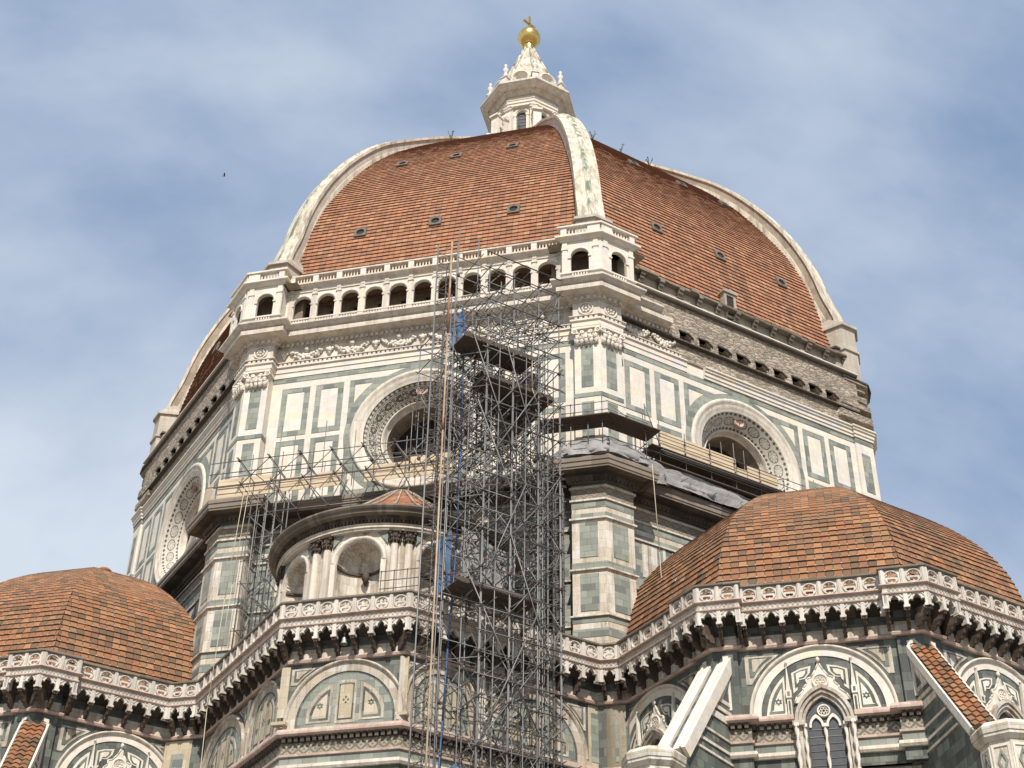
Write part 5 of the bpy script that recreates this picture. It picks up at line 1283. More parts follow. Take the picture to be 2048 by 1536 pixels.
# ---- buttresses of the tribunes: sloping beam from the wall down to a turret
def buttress(C, dirn, tiled):
    F = Fr(dirn+90, 0, C)     # tangent runs inwards along -dirn... radial distance r is at tangent -r
    F = Fr(dirn-90, 0, C)     # here tangent = +dirn
    m = MB(); hw = 0.62
    r0, z0, r1, z1 = 10.75, 27.75, 15.2, 22.3
    body = [(r0-0.6, 18.0), (r1+0.6, 18.0), (r1+0.6, z1-0.4), (r1, z1-0.15), (r0, z0-0.15), (r0-0.6, z0-0.15)]
    prism(m, F, body, -hw+0.1, hw-0.1, (), 0, True)
    b = part('buttress', m, 'oldgreen', cath)
    # raking coping
    c = MB(); dr, dz = r1-r0, z1-z0; l = hypot(dr, dz); ux, uz = dr/l, dz/l; nx, nz = -uz, ux
    def rk(e0, e1, t0, t1, mb, mi=0):
        A = [(r0+nx*t0, z0+nz*t0), (r1+nx*t0, z1+nz*t0), (r1+nx*t1, z1+nz*t1), (r0+nx*t1, z0+nz*t1)]
        prism(mb, F, A, e0, e1, (), mi, True)
    if tiled:
        rk(-hw-0.04, -hw+0.05, -0.22, 0.06, c); rk(hw-0.05, hw+0.04, -0.22, 0.06, c); rk(-hw, hw, -0.3, -0.02, c)
        part('coping', c, 'marble', b)
        t = MB(); n = int(l/0.36); rr = random.Random(int(dirn))
        for i in range(n):
            for k in range(3):
                e0 = -hw+0.09+k*(2*hw-0.18)/3; e1 = e0+(2*hw-0.18)/3-0.01; a0 = i*l/n; a1 = (i+1)*l/n
                h0 = 0.2+rr.uniform(-.02, .02); h1 = 0.13
                P = lambda a, h, e: F.p(r0+ux*a+nx*h, z0+uz*a+nz*h, e)
                em = (e0+e1)/2
                vs = [P(a1, -0.02, e0), P(a1, -0.02, e1), P(a1, h0-0.05, e1), P(a1, h0+0.05, em), P(a1, h0-0.05, e0), P(a0, h1-0.05, e1), P(a0, h1+0.05, em), P(a0, h1-0.05, e0)]
                u0 = k+0.05; v0 = i+0.02
                t.add(vs, [(0, 1, 2, 3, 4), (4, 3, 6, 7), (3, 2, 5, 6)], 0, [[(k+.2, i+.1)]*5, [(k+.2, v0), (k+.5, v0), (k+.5, i+.98), (k+.2, i+.98)], [(k+.5, v0), (k+.8, v0), (k+.8, i+.98), (k+.5, i+.98)]])
        part('buttress_tiles', t, 'oldtile', b)
    else:
        rk(-hw-0.08, -0.14, -0.34, 0.14, c); rk(0.14, hw+0.08, -0.34, 0.14, c); rk(-0.15, 0.15, -0.3, 0.02, c)
        rk(-hw+0.08, -hw+0.16, -0.1, 0.2, c); rk(hw-0.16, hw-0.08, -0.1, 0.2, c)
        part('coping', c, 'marble', b)
        t = MB(); rk(-0.12, 0.12, -0.1, 0.04, t); part('green_stripe', t, 'darkgreen', b)
    # inlaid flanks: triangles near the top, dark bands running along the wall
    w = MB()
    for e0, e1 in ((-hw+0.1-0.03, -hw+0.1), (hw-0.1, hw-0.07)):
        tri = [(10.75, 27.2), (12.1, 25.45), (10.75, 25.45)]; ti = [(10.9, 26.7), (11.65, 25.62), (10.9, 25.62)]
        prism(w, F, tri, e0, e1, [ti], 0, True)
        for zz, hh in ((25.05, 0.16), (24.6, 0.3), (23.85, 0.1), (23.3, 0.12), (22.9, 0.1)):
            xr = r0+(z0-zz)*dr/(-dz)-0.55
            prism(w, F, [(10.4, zz), (xr, zz), (xr-0.1, zz+hh), (10.4, zz+hh)], e0-0.02, e1+0.02, (), 0, True)
    part('marble_inlay', w, 'oldmarble', b)
    # turret at the foot
    a = radians(dirn); tc_ = (C[0]+(r1+1.3)*cos(a), C[1]+(r1+1.3)*sin(a)); t = MB()
    def oc(r, za, zb, rb=None): 
        rb = rb or r; vs = [(tc_[0]+q_*cos(a+radians(22.5+45*i)), tc_[1]+q_*sin(a+radians(22.5+45*i)), z) for q_, z in ((r, za), (rb, zb)) for i in range(8)]
        t.add(vs, [[i, (i+1) % 8, 8+(i+1) % 8, 8+i] for i in range(8)]+[list(range(8))[::-1], list(range(8, 16))])
    oc(0.98, 0, 21.1); oc(1.02, 21.1, 21.25, 1.16); oc(1.18, 21.25, 21.37); oc(1.22, 21.37, 21.6, 1.26); oc(1.26, 21.6, 21.8, 1.05)
    tu = part('turret', t, 'oldmarble', b)
    p = MB(); g = MB()
    for i in range(8):
        Ft = Fr(dirn+45*i, 0.98*cos(radians(22.5)), tc_); frame(p, Ft, -0.33, 0.33, 19.6, 20.95, 0.08, 0, 0.04)
        prism(g, Ft, [(0, 19.85), (0.19, 20.35), (0, 20.8), (-0.19, 20.35)], 0, 0.05, [[(0, 20.05), (-0.11, 20.35), (0, 20.62), (0.11, 20.35)]])
    part('turret_panels', p, 'marble', tu); part('turret_inlay', g, 'green', tu)
buttress(CE, -135, False); buttress(CE, -90, True); buttress(CE, -45, True); buttress(CS, -90, True); buttress(CS, -135, True)

# ------------------------------------------------------------------ exedra: round drum with shell niches
EXA = radians(-112.5); EC = (26.7*cos(EXA)-0.2*sin(EXA), 26.7*sin(EXA)+0.2*cos(EXA)); Rx = 5.45
def E(th, r, z): a = EXA+radians(th); return Vector((EC[0]+r*cos(a), EC[1]+r*sin(a), z))
NICHE = (-82, -41, 0, 41, 82); HWN = 11.6
m = MB(); step = 1.2; zs_n = 33.15
# wall built as fine upright strips so that the niches stay open
th = -100.0
while th < 100:
    t2 = th+step; c = None
    for nc in NICHE:
        if abs((th+t2)/2-nc) < HWN: c = nc
    def zt(x):
        if c is None: return 29.4
        u = (x-c)/HWN; u = max(-1, min(1, u)); return zs_n+1.12*sqrt(1-u*u)
    za, zb = zt(th), zt(t2)
    a_, b_ = th, t2
    m.add([E(a_, Rx, za), E(b_, Rx, zb), E(b_, Rx, 34.75), E(a_, Rx, 34.75)], [(0, 1, 2, 3)])
    if c is None: pass
    else: m.add([E(a_, Rx, za), E(b_, Rx, zb), E(b_, Rx-0.25, zb), E(a_, Rx-0.25, za)], [(0, 1, 2, 3)])
    th = t2
ex = part('exedra_drum', m, 'oldmarble', cath)
for ni, nc in enumerate(NICHE):
    a = EXA+radians(nc); F = Fr(-112.5+nc, Rx*cos(radians(HWN)), EC); hw = Rx*sin(radians(HWN))
    v = MB(); n = 14; vs = []
    # half-cylinder back
    for i in range(n+1):
        t = pi*i/n; vs += [F.p(-hw*cos(t), 29.4, -hw*1.0*sin(t)), F.p(-hw*cos(t), zs_n, -hw*1.0*sin(t))]
    v.add(vs, [[2*i, 2*i+2, 2*i+3, 2*i+1] for i in range(n)], 0, None, True)
    no = part('niche', v, 'oldmarble', ex)
    s = MB(); fl = 20; vs = []; fs = []   # fluted shell
    for j in range(9):
        for i in range(fl*2+1):
            t = pi*i/(fl*2); ph = (pi/2)*j/8; rr_ = hw*(1-0.05*(i % 2)*sin(ph))
            # shell radiates from the niche back at springing height
            q_ = rr_*sin(ph); x = -q_*cos(t); z = zs_n+q_*sin(t)*1.03; d = -hw*cos(ph)*(1.0)
            vs.append(F.p(x, z, d))
    w_ = fl*2+1
    for j in range(8):
        for i in range(fl*2): fs.append([j*w_+i, j*w_+i+1, (j+1)*w_+i+1, (j+1)*w_+i])
    s.add(vs, fs, 0); part('shell', s, 'brownmarble' if 'brownmarble' in M else 'oldmarble', no)
    r_ = MB(); annulus(r_, F, 0, zs_n, [(hw+0.22, 0.1), (hw+0.22, 0.17), (hw+0.08, 0.18), (hw+0.04, 0.1), (hw-0.02, 0.08), (hw-0.03, -0.05)], 0, 180, 24)
    for sg in (-1, 1): box(r_, F, sg*(hw+0.1)-0.12, sg*(hw+0.1)+0.12, 29.5, zs_n, -0.02, 0.15)
    part('archivolt', r_, 'trim', no)
    b = MB(); n = 14; vs = []     # impost moulding across the niche
    for i in range(n+1):
        t = pi*i/n
        for dd, zz in ((0.0, zs_n-0.16), (0.09, zs_n-0.13), (0.09, zs_n-0.03), (0.0, zs_n)): vs.append(F.p(-(hw-dd)*cos(t), zz, -(hw-dd)*sin(t)))
    b.add(vs, [[4*i+j, 4*i+j+1, 4*i+4+j+1, 4*i+4+j] for i in range(n) for j in range(3)]); part('impost', b, 'brownstone', no)
    if nc == 0: 
        k = MB(); blob(k, F.p(0.05, zs_n-0.35, -hw+0.28), 0.2, (1, 1, 1.6), 4); blob(k, F.p(0.05, zs_n-0.6, -hw+0.2), 0.12, (1, 1, 1.4), 6); part('shell_bracket', k, 'brownstone', no)
    g_ = MB()
    for sg in (-1, 1):
        prism(g_, F, [(sg*0.78, 34.62), (sg*1.3, 34.62), (sg*1.32, 34.0)][::sg], -0.05, 0.06)
    part('green_inlay', g_, 'green', no)
for pc in (-61.5, -20.5, 20.5, 61.5):
    for dd in (-3.4, 3.4):
        c = E(pc+dd, Rx+0.06, 0); q = MB(); r = 0.2
        lathe(q, (c.x, c.y), [(r*1.3, 29.5), (r*1.3, 29.9), (r*1.1, 30.0), (r, 30.15), (r*1.03, 31.6), (r*0.86, 33.98)], 14)
        co_ = part('column', q, 'trim', ex)
        k = MB(); lathe(k, (c.x, c.y), [(r*0.95, 33.96), (r*1.05, 34.0), (r*0.9, 34.05), (r*1.25, 34.5), (r*1.5, 34.55)], 10)
        Fq = Fr(-112.5+pc+dd, 0, (c.x, c.y)); box(k, Fq, -0.29, 0.29, 34.52, 34.62, -0.2, 0.29)
        for zz, rr_ in ((34.12, 0.23), (34.28, 0.27)):
            for j in range(5): a2 = -80+40*j; Fz = Fr(-112.5+pc+dd+a2, rr_, (c.x, c.y)); blob(k, Fz.p(0, zz, 0), 0.07, (1, 1, 1.5), j)
        for sg in (-1, 1): blob(k, Fq.p(sg*0.23, 34.46, 0.2), 0.085, seed=2)
        part('capital', k, 'brownstone', co_)
def ering(name, prof, mat, parent, n=64, teeth=None):
    q = MB(); lathe(q, EC, prof, n, -112.5-100, -112.5+100, smooth=False)
    if teeth:
        cnt, w_, z0, z1, r0, r1 = teeth
        for i in range(cnt):
            th = -98+196*(i+0.5)/cnt; P = E(th, 0, 0); Fq = Fr(-112.5+th, 0, EC); box(q, Fq, -w_, w_, z0, z1, r0, r1)
    return part(name, q, mat, parent)
ering('entablature', [(Rx, 34.62), (Rx+0.25, 34.62), (Rx+0.25, 34.7), (Rx+0.32, 34.72), (Rx+0.32, 34.84), (Rx+0.4, 34.88), (Rx+0.1, 34.92)], 'trim', ex)
ering('dentil_frieze', [(Rx+0.1, 34.9), (Rx+0.14, 34.9), (Rx+0.14, 35.12), (Rx+0.3, 35.2), (Rx+0.3, 35.26), (Rx+0.5, 35.3)], 'soot_shade', ex, 64, (110, 0.05, 35.0, 35.2, Rx+0.1, Rx+0.27))
ering('round_cornice', [(Rx+0.45, 35.28), (Rx+0.68, 35.32), (Rx+0.70, 35.44), (Rx+0.80, 35.48), (Rx+0.86, 35.56), (Rx+0.86, 35.64), (Rx+0.3, 35.68), (1.0, 35.7)], 'greystone', ex)
# conical tiled roof of the exedra with raised hips
m = MB(); rp_ = [(5.95, 35.72), (4.6, 36.55), (3.2, 37.55), (1.8, 38.75), (0.75, 39.65), (0.05, 40.05)]; RPp = resample(rp_, 0.3)
seg = 26
for i in range(len(RPp)-1):
    (ra, za), (rb, zb) = RPp[i], RPp[i+1]
    nt_ = max(4, int(pi*ra/0.34))
    for j in range(nt_):
        t0, t1 = -98+196*j/nt_, -98+196*(j+1)/nt_
        q0, q1 = E(t0, ra, za+0.05), E(t1, ra, za+0.05)
        u0, v0 = j+400, i+0.02
        m.add([E(t0, ra, za), E(t1, ra, za), q1, q0, E(t0, rb, zb), E(t1, rb, zb)], [(0, 1, 2, 3), (3, 2, 5, 4)], 0, [[(u0, v0), (u0+.99, v0), (u0+.99, v0), (u0, v0)], [(u0, v0), (u0+.99, v0), (u0+.99, i+.98), (u0, i+.98)]])
ro_ = part('exedra_roof', m, 'tile', cath)
h = MB()
for th in range(-90, 91, 15):
    for (ra, za), (rb, zb) in zip(rp_, rp_[1:]): tube(h, E(th, ra, za+0.06), E(th, rb, zb+0.06), 0.06, 5)
part('roof_hips', h, 'plaster', ro_)

# ------------------------------------------------------------------ scaffolding
def EP_(n, t, z): a = radians(-67.5); return Vector((n*cos(a)-t*sin(a), n*sin(a)+t*cos(a), z))
def GP_(n, s, z): a = radians(-112.5); return Vector((n*cos(a)-s*sin(a), n*sin(a)+s*cos(a), z))
RND = random.Random(11)
class Scaf:
    """collects tubes; the first hundred of each kind become parts of their own, the rest one mesh"""
    def __init__(s, root): s.root = root; s.k = {}
    def t(s, kind, a, b, r=0.03, mat='steel'): s.k.setdefault(kind, []).append((Vector(a), Vector(b), r, mat))
    def done(s, limit=100):
        for kind, L_ in s.k.items():
            L_.sort(key=lambda q: (q[0]-Vector(cam.matrix_world.translation)).length)
            for q in L_[:limit-1]:
                m = MB(); tube(m, q[0], q[1], q[2]*0.88, 5); part(kind, m, q[3], s.root)
            rest = L_[limit-1:]
            if rest:
                m = MB(); mats = sorted({q[3] for q in rest})
                for q in rest: tube(m, q[0], q[1], q[2]*0.88, 4, mats.index(q[3]))
                o = part(kind, m, mats, s.root); o['kind'] = 'stuff'
def coupler(mb, p, r=0.09):
    rr = RND.random; blob(mb, p, r*(0.8+0.4*rr()), (1, 1, 1.1), int(rr()*1000))

# --- main tower
base = EP_(28, -17.5, 0)
tow = thing('scaffold_tower', 'tall dense tower of steel tubes standing in front of the round exedra, reaching the gallery', 'scaffolding', base)
S = Scaf(tow); cp = MB()
FT = [-19.1, -17.65, -16.2, -15.0]; BT = [-20.15, -19.0, -17.6, -16.15, -14.95]
ZL = [19.5, 21.6, 23.6, 25.62, 27.65, 29.74, 31.6, 32.6, 34.5, 36.5, 38.53, 40.5, 42.5, 44.43, 46.5, 48.5]
ZL = [19.6, 21.6, 23.6, 25.65, 27.65, 29.7, 31.7, 33.7, 35.7, 37.7, 39.6, 41.6, 43.55, 45.5, 47.0]
ZF = [19.5, 21.55, 23.55, 25.62, 27.63, 29.73, 31.65, 33.55, 35.5, 37.5, 39.5, 41.5, 43.5, 45.5, 46.5, 48.5]
NF, NB = 28.0, 26.6
def mt(): return 'steel' if RND.random() < 0.7 else 'oldsteel'
for i, t_ in enumerate(FT):
    top = 48.75 if i < 3 else 48.6
    S.t('pole', EP_(NF, t_, 0), EP_(NF, t_, top), 0.036)
    S.t('pole', EP_(NF-0.07, t_+0.09, 0), EP_(NF-0.07, t_+0.09, 44.0), 0.032, mt())
for i, t_ in enumerate(BT): S.t('pole', EP_(NB, t_, 0), EP_(NB, t_, (51.7, 51.5, 49.2, 48.6, 46)[i]), 0.034)
for q, (n, t_, top) in enumerate(((27.3, -20.6, 50.0), (27.3, -18.4, 47.5), (27.3, -15.5, 47.0), (26.75, -14.6, 41.0), (26.75, -15.3, 41.0), (26.9, -14.3, 40.0))): S.t('pole', EP_(n, t_, 0), EP_(n, t_, top), 0.032, mt())
for z in ZF:
    S.t('ledger', EP_(NF, FT[0]-0.25, z), EP_(NF, FT[-1]+0.3, z), 0.032, mt())
    S.t('ledger', EP_(NB, BT[0]-0.3, z-0.05), EP_(NB, BT[-1]+0.35, z-0.05), 0.032, mt())
    if RND.random() < .5: S.t('guard_rail', EP_(NF, FT[0]-0.1, z+1.0), EP_(NF, FT[-1]+0.1, z+1.0), 0.026, mt())
    for i in range(4):
        S.t('transom', EP_(NF+0.35, FT[i], z+0.06), EP_(NB-0.35, BT[i+1], z+0.06), 0.03, mt())
        coupler(cp, EP_(NF, FT[i], z))
    for t_ in BT: coupler(cp, EP_(NB, t_, z))
    # short horizontal tubes that run along the gallery side
    if 26 < z < 48: 
        for (n0, t0) in ((NF, FT[0]), (NF, FT[2])):
            p = EP_(n0, t0, z-0.25); d = Vector((cos(radians(-22.5)), sin(radians(-22.5)), 0)); S.t('tie_tube', p-d*(1.9 if t0 == FT[0] else 1.4), p+d*0.15, 0.03, mt())
for j in range(len(ZF)-1):
    z0, z1 = ZF[j], ZF[j+1]
    for i in range(3):
        if (i+j) % 2 == 0: S.t('brace', EP_(NF+.05, FT[i], z0), EP_(NF+.05, FT[i+1], z1), 0.028, mt())
        elif RND.random() < .35: S.t('brace', EP_(NF+.05, FT[i+1], z0), EP_(NF+.05, FT[i], z1), 0.028, mt())
    for i in range(4):
        if (i+j) % 2: S.t('brace', EP_(NB, BT[i], z0), EP_(NB, BT[i+1], z1), 0.028, mt())
    for i in range(4):
        if RND.random() < .7: S.t('brace', EP_(NF, FT[i], z1 if (i+j) % 2 else z0), EP_(NB, BT[i+1], z0 if (i+j) % 2 else z1), 0.027, mt())
for (n, t_, top) in ((28.0, -18.4, 47), (28.0, -16.9, 44), (27.3, -19.6, 46), (27.3, -17.0, 48), (26.6, -18.3, 47), (27.9, -15.6, 46), (26.7, -16.9, 45), (27.3, -14.9, 44)): S.t('pole', EP_(n, t_, 0), EP_(n, t_, top), 0.03, mt())
for z in ZF:
    S.t('ledger', EP_(27.3, -20.6, z+0.5), EP_(27.3, -14.8, z+0.5), 0.028, mt())
    if RND.random() < .8: S.t('ledger', EP_(28.03, FT[0]-0.2, z+1.0), EP_(28.03, FT[-1]+0.2, z+1.0), 0.027, mt())
    for t_ in (-19.6, -18.4, -16.9, -15.6): S.t('transom', EP_(28.2, t_, z+.5), EP_(26.3, t_, z+.5), 0.026, mt())
for j in range(len(ZF)-1):
    for i in range(3):
        if RND.random() < .6: S.t('brace', EP_(27.3, FT[i]-.4, ZF[j]+.5), EP_(27.3, FT[i+1]-.4, ZF[j+1]+.5), 0.026, mt())
        if RND.random() < .5: S.t('brace', EP_(27.35, FT[i+1], ZF[j]+.3), EP_(27.35, FT[i], ZF[j+1]+.3), 0.026, mt())
# long raking braces
for (t0, z0, t1, z1) in ((-19.1, 23.5, -16.2, 30.2), (-19.1, 36.9, -15.0, 44.2), (-20.1, 31.6, -16.2, 24.6), (-19.6, 40.2, -16.6, 33.4), (-18.4, 45.0, -16.2, 38.0), (-17.7, 33.6, -15.4, 27.4), (-20.0, 44.0, -17.4, 37.4), (-19.2, 30.5, -16.9, 36.5)):
    S.t('long_brace', EP_(NF+.12, t0, z0), EP_(NF+.12, t1, z1), 0.036, 'steel')
# inner lattice behind, filling the space up to the drum
INN = []
for n in (25.2, 23.9, 22.6):
    for t_ in (-20.0, -18.9, -17.7, -16.5, -15.4, -14.5):
        G = EP_(n, t_, 0); gn = G.x*cos(EXA)+G.y*sin(EXA)
        if gn > 25.2:
            zb = 41.4 if n < 25 else 31.4
            S.t('inner_pole', EP_(n, t_, max(zb, 36.8 if n > 25 else 41.4)), EP_(n, t_, 47.0-RND.random()*1.5), 0.03, mt())
for z in (41.7, 43.3, 44.9, 46.4):
    for n in (25.2, 23.9, 22.6): S.t('inner_ledger', EP_(n, -20.2, z), EP_(n, -14.4 if n > 25 else -15.2, z), 0.03, mt())
    for t_ in (-20.0, -18.9, -17.7, -16.5, -15.4): S.t('inner_transom', EP_(NB, t_, z+.07), EP_(22.4, t_, z+.07), 0.03, mt())
# tangle of tubes at the level of the drum cornice
for i in range(260):
    n = RND.uniform(23.0, 27.2); t_ = RND.uniform(-20.4, -15.2); z = RND.uniform(38.6, 43.6)
    k = RND.choice([(1, 0, 0), (0, 1, 0), (1, .6, 0.5), (0, 1, 1), (0.2, -.8, 1), (1, 0.2, -.6)])
    l = RND.uniform(0.6, 1.5); a = EP_(n, t_, z); b = EP_(n+k[0]*l, t_+k[1]*l, z+k[2]*l)
    S.t('tangle_tube', a, b, 0.027, mt())
    if i % 2: coupler(cp, a)
# third row on the terrace, and cross tubes through the whole depth
for t_ in (-20.3, -19.4, -18.2, -17.0, -15.9, -15.1): S.t('pole', EP_(25.55, t_, 29.62), EP_(25.55, t_, 47.6-RND.random()), 0.032, mt())
z = 30.6; j = 0
while z < 47:
    S.t('ledger', EP_(25.55, -20.5, z), EP_(25.55, -14.9, z), 0.03, mt())
    for t_ in (-19.4, -17.0, -15.1): S.t('transom', EP_(26.9, t_, z+.08), EP_(25.3, t_, z+.08), 0.028, mt())
    ts = (-20.3, -19.4, -18.2, -17.0, -15.9, -15.1)
    for i in range(5):
        if (i+j) % 2: S.t('brace', EP_(25.6, ts[i], z), EP_(25.6, ts[i+1], z+1.35), 0.027, mt())
        else: S.t('brace', EP_(25.6, ts[i+1], z), EP_(25.6, ts[i], z+1.35), 0.027, mt())
        if RND.random() < 0.5: S.t('brace', EP_(27.95, ts[i]+1, z), EP_(25.6, ts[i+1], z+1.3), 0.027, mt())
    z += 1.35; j += 1
for i in range(130):
    n = RND.uniform(25.5, 27.9); t_ = RND.uniform(-20.2, -15.2); z = RND.uniform(30.8, 38.6)
    k = RND.choice([(1, 0, 0), (0, 1, 0), (0, 1, .9), (0, -1, .9), (.6, .6, .8)]); l = RND.uniform(0.7, 1.4)
    S.t('tangle_tube', EP_(n, t_, z), EP_(n+k[0]*l, t_+k[1]*l, z+k[2]*l), 0.027, mt())
    if i % 2: coupler(cp, EP_(n, t_, z))
for i in range(45):
    n = RND.uniform(26.4, 28); t_ = RND.uniform(-20.2, -15.2); z = RND.uniform(20.8, 30)
    k = RND.choice([(1, 0, 0), (0, 1, 0), (0, 1, .9), (0, -1, .9)]); l = RND.uniform(0.7, 1.5)
    S.t('tangle_tube', EP_(n, t_, z), EP_(min(28, n+k[0]*l), t_+k[1]*l, z+k[2]*l), 0.027, mt())
S.done(); part('couplers', cp, 'coupler', tow)['kind'] = 'stuff'
# decks
def deck(n0, n1, t0, t1, z, name='deck'):
    m = MB(); k = 0; n = n0
    while n < n1-0.05:
        w = min(0.24, n1-n); a, b, c, d = EP_(n, t0, 0), EP_(n+w-0.02, t0, 0), EP_(n+w-0.02, t1, 0), EP_(n, t1, 0); dz = RND.uniform(-.015, .015)
        vs = [(p.x, p.y, z+dz+h) for h in (0, 0.05) for p in (a, b, c, d)]
        m.add(vs, [(0, 1, 2, 3), (4, 5, 6, 7), (0, 1, 5, 4), (1, 2, 6, 5), (2, 3, 7, 6), (3, 0, 4, 7)]); n += w
    return part(name, m, 'plank', tow)
deck(26.55, 28.0, -20.4, -16.4, 43.7); deck(26.55, 27.8, -19.2, -15.2, 41.9); deck(25.3, 26.4, -18.5, -15.0, 43.3); deck(24.2, 26.5, -17.6, -15.0, 42.7)
deck(26.5, 28.0, -20.3, -16.2, 30.6)
# toe boards seen edge-on
for (n, t0, t1, z) in ((28.0, -20.4, -16.4, 43.75), (27.8, -19.2, -15.2, 41.95), (28.0, -20.3, -16.2, 30.65)):
    m = MB(); F = Fr(-67.5, n); box(m, F, t0, t1, z, z+0.18, 0, 0.03); part('toe_board', m, 'plank', tow)
m = MB(); F = Fr(-67.5, 22.9); box(m, F, -15.6, -15.0, 42.0, 44.6, 0, 3.2); part('side_board', m, 'plank', tow)

# --- hoist mast: lattice column at the left of the tower
mast = thing('hoist_mast', 'slim lattice hoist mast with tan and grey rails left of the dense scaffold tower', 'hoist mast', GP_(34.1, 4.05, 0))
S = Scaf(mast)
def MP(s, n, z): return GP_(n, s, z)
for (s, n, top, r, mat) in ((3.73, 33.95, 49.9, 0.045, 'steel'), (4.45, 33.95, 50.0, 0.055, 'tan'), (4.05, 33.35, 49.0, 0.035, 'oldsteel'), (4.4, 33.4, 47.0, 0.03, 'steel')): S.t('rail', MP(s, n, 0), MP(s, n, top), r, mat)
S.t('rusty_rail', MP(4.46, 34.01, 44.2), MP(4.46, 34.01, 46.9), 0.06, 'rust'); S.t('rusty_rail', MP(4.46, 34.01, 38.6), MP(4.46, 34.01, 39.2), 0.058, 'rust')
z = 20.0; i = 0
while z < 49.3:
    S.t('lacing', MP(3.73, 33.95, z), MP(4.45, 33.95, z+0.42), 0.018, 'oldsteel'); S.t('lacing', MP(4.45, 33.95, z+0.42), MP(3.73, 33.95, z+0.84), 0.018, 'oldsteel')
    S.t('lacing', MP(3.73, 33.95, z+.2), MP(4.05, 33.35, z+0.5), 0.018, 'oldsteel'); S.t('lacing', MP(4.05, 33.35, z+.1), MP(4.45, 33.95, z+0.6), 0.018, 'oldsteel')
    S.t('lacing', MP(3.73, 33.95, z+.02), MP(4.45, 33.95, z+0.02), 0.018, 'oldsteel')
    z += 0.84
S.done()
m = MB(); p = [(4.6, 33.0, 20), (4.76, 33.0, 24.8), (4.85, 33.0, 28), (5.04, 33.0, 32.7), (5.08, 33.0, 38), (5.0, 33.0, 45.8)]
for a, b in zip(p, p[1:]): tube(m, MP(*a), MP(*b), 0.042, 6)
single('rubble_chute_pipe', m, 'bluepipe', 'thin blue pipe running up the left edge of the scaffold tower', 'pipe')

# --- blue tarpaulins and netting on the tower
def cloth(name, mat, P, nu, nv, label, cat, group=None, amp=0.06, seed=0, th=0.01):
    """creased sheet spanned between four corner points (bl, br, tr, tl)"""
    rr = random.Random(seed); m = MB(); bl_, br_, tr_, tl_ = [Vector(q) for q in P]; nrm = (br_-bl_).cross(tl_-bl_).normalized(); vs = []
    ph = [rr.uniform(0, 6) for _ in range(6)]
    for j in range(nv+1):
        for i in range(nu+1):
            u, v = i/nu, j/nv; q = bl_.lerp(br_, u).lerp(tl_.lerp(tr_, u), v)
            d = amp*(sin(9*u+4*v+ph[0])+0.6*sin(17*u-6*v+ph[1])+0.5*sin(5*v*3+ph[2])+rr.uniform(-.35, .35)); vs.append(q+nrm*d)
    n_ = len(vs); vs += [q-nrm*th for q in vs]
    fs = [[j*(nu+1)+i, j*(nu+1)+i+1, (j+1)*(nu+1)+i+1, (j+1)*(nu+1)+i] for j in range(nv) for i in range(nu)]
    fs += [[k+n_ for k in f][::-1] for f in fs]
    m.add(vs, fs, 0, None, True)
    return single(name, m, mat, label, cat, group)
cloth('tarpaulin', 'tarp', [GP_(33.0, 4.32, 43.8), GP_(33.0, 4.93, 44.3), GP_(33.0, 4.93, 46.4), GP_(33.0, 4.37, 45.7)], 8, 14, 'upper blue tarpaulin tied in the scaffold tower just under the gallery', 'tarpaulin', 'blue tarpaulins in the scaffold', seed=1)
cloth('tarpaulin', 'tarp', [GP_(33.0, 4.2, 30.45), GP_(33.0, 4.84, 30.9), GP_(33.0, 4.79, 33.8), GP_(33.0, 4.16, 33.3)], 8, 14, 'middle blue tarpaulin hanging in the scaffold tower beside the exedra niches', 'tarpaulin', 'blue tarpaulins in the scaffold', seed=2)
cloth('tarpaulin', 'tarp', [EP_(28.2, -21.2, 21.3), EP_(28.1, -20.1, 21.6), EP_(28.0, -20.0, 22.6), EP_(28.2, -20.5, 22.1)], 6, 6, 'lowest blue tarpaulin, a small scrap at the bottom edge of the scaffold tower', 'tarpaulin', 'blue tarpaulins in the scaffold', seed=3)
cloth('dust_sheet', 'sheet', [EP_(26.35, -19.2, 31.6), EP_(26.35, -16.4, 31.8), EP_(26.35, -16.4, 33.6), EP_(26.35, -19.2, 34.4)], 12, 8, 'grey dust sheet hung behind the tubes in front of the exedra niches', 'dust sheet', seed=4)

# --- stair scaffold between exedra and right-hand pier
st = thing('stair_scaffold', 'narrow bundle of scaffold tubes standing on the terrace left of the middle pier', 'scaffolding', GP_(26.2, 8.0, 29.62))
S = Scaf(st); ss = (6.9, 7.6, 8.25); nn_ = (25.55, 26.1, 26.0)
for s in (6.9, 7.25, 7.6, 7.95, 8.3):
    for n in (25.5, 26.05): S.t('pole', GP_(n, s, 29.62), GP_(n, s, 41.0 if n > 26 else 40.2), 0.03, mt())
z = 30.6
while z < 41:
    S.t('ledger', GP_(26.05, 6.75, z), GP_(26.05, 8.5, z), 0.028, mt()); S.t('ledger', GP_(25.5, 6.75, z), GP_(25.5, 8.5, z), 0.028, mt())
    for s in (6.9, 8.3): S.t('transom', GP_(26.3, s, z), GP_(25.3, s, z), 0.028, mt())
    S.t('brace', GP_(26.05, 6.9, z), GP_(26.05, 8.3, z+0.95), 0.026, mt()); S.t('brace', GP_(25.5, 8.3, z), GP_(25.5, 6.9, z+0.95), 0.026, mt()); z += 0.95
S.done()
cloth('debris_net', 'iron', [GP_(25.35, 7.5, 31.0), GP_(25.35, 8.35, 31.0), GP_(25.35, 8.35, 40.4), GP_(25.35, 7.5, 40.4)], 6, 20, 'dark debris net hung inside the tube bundle left of the middle pier', 'debris net', seed=5, amp=0.03)

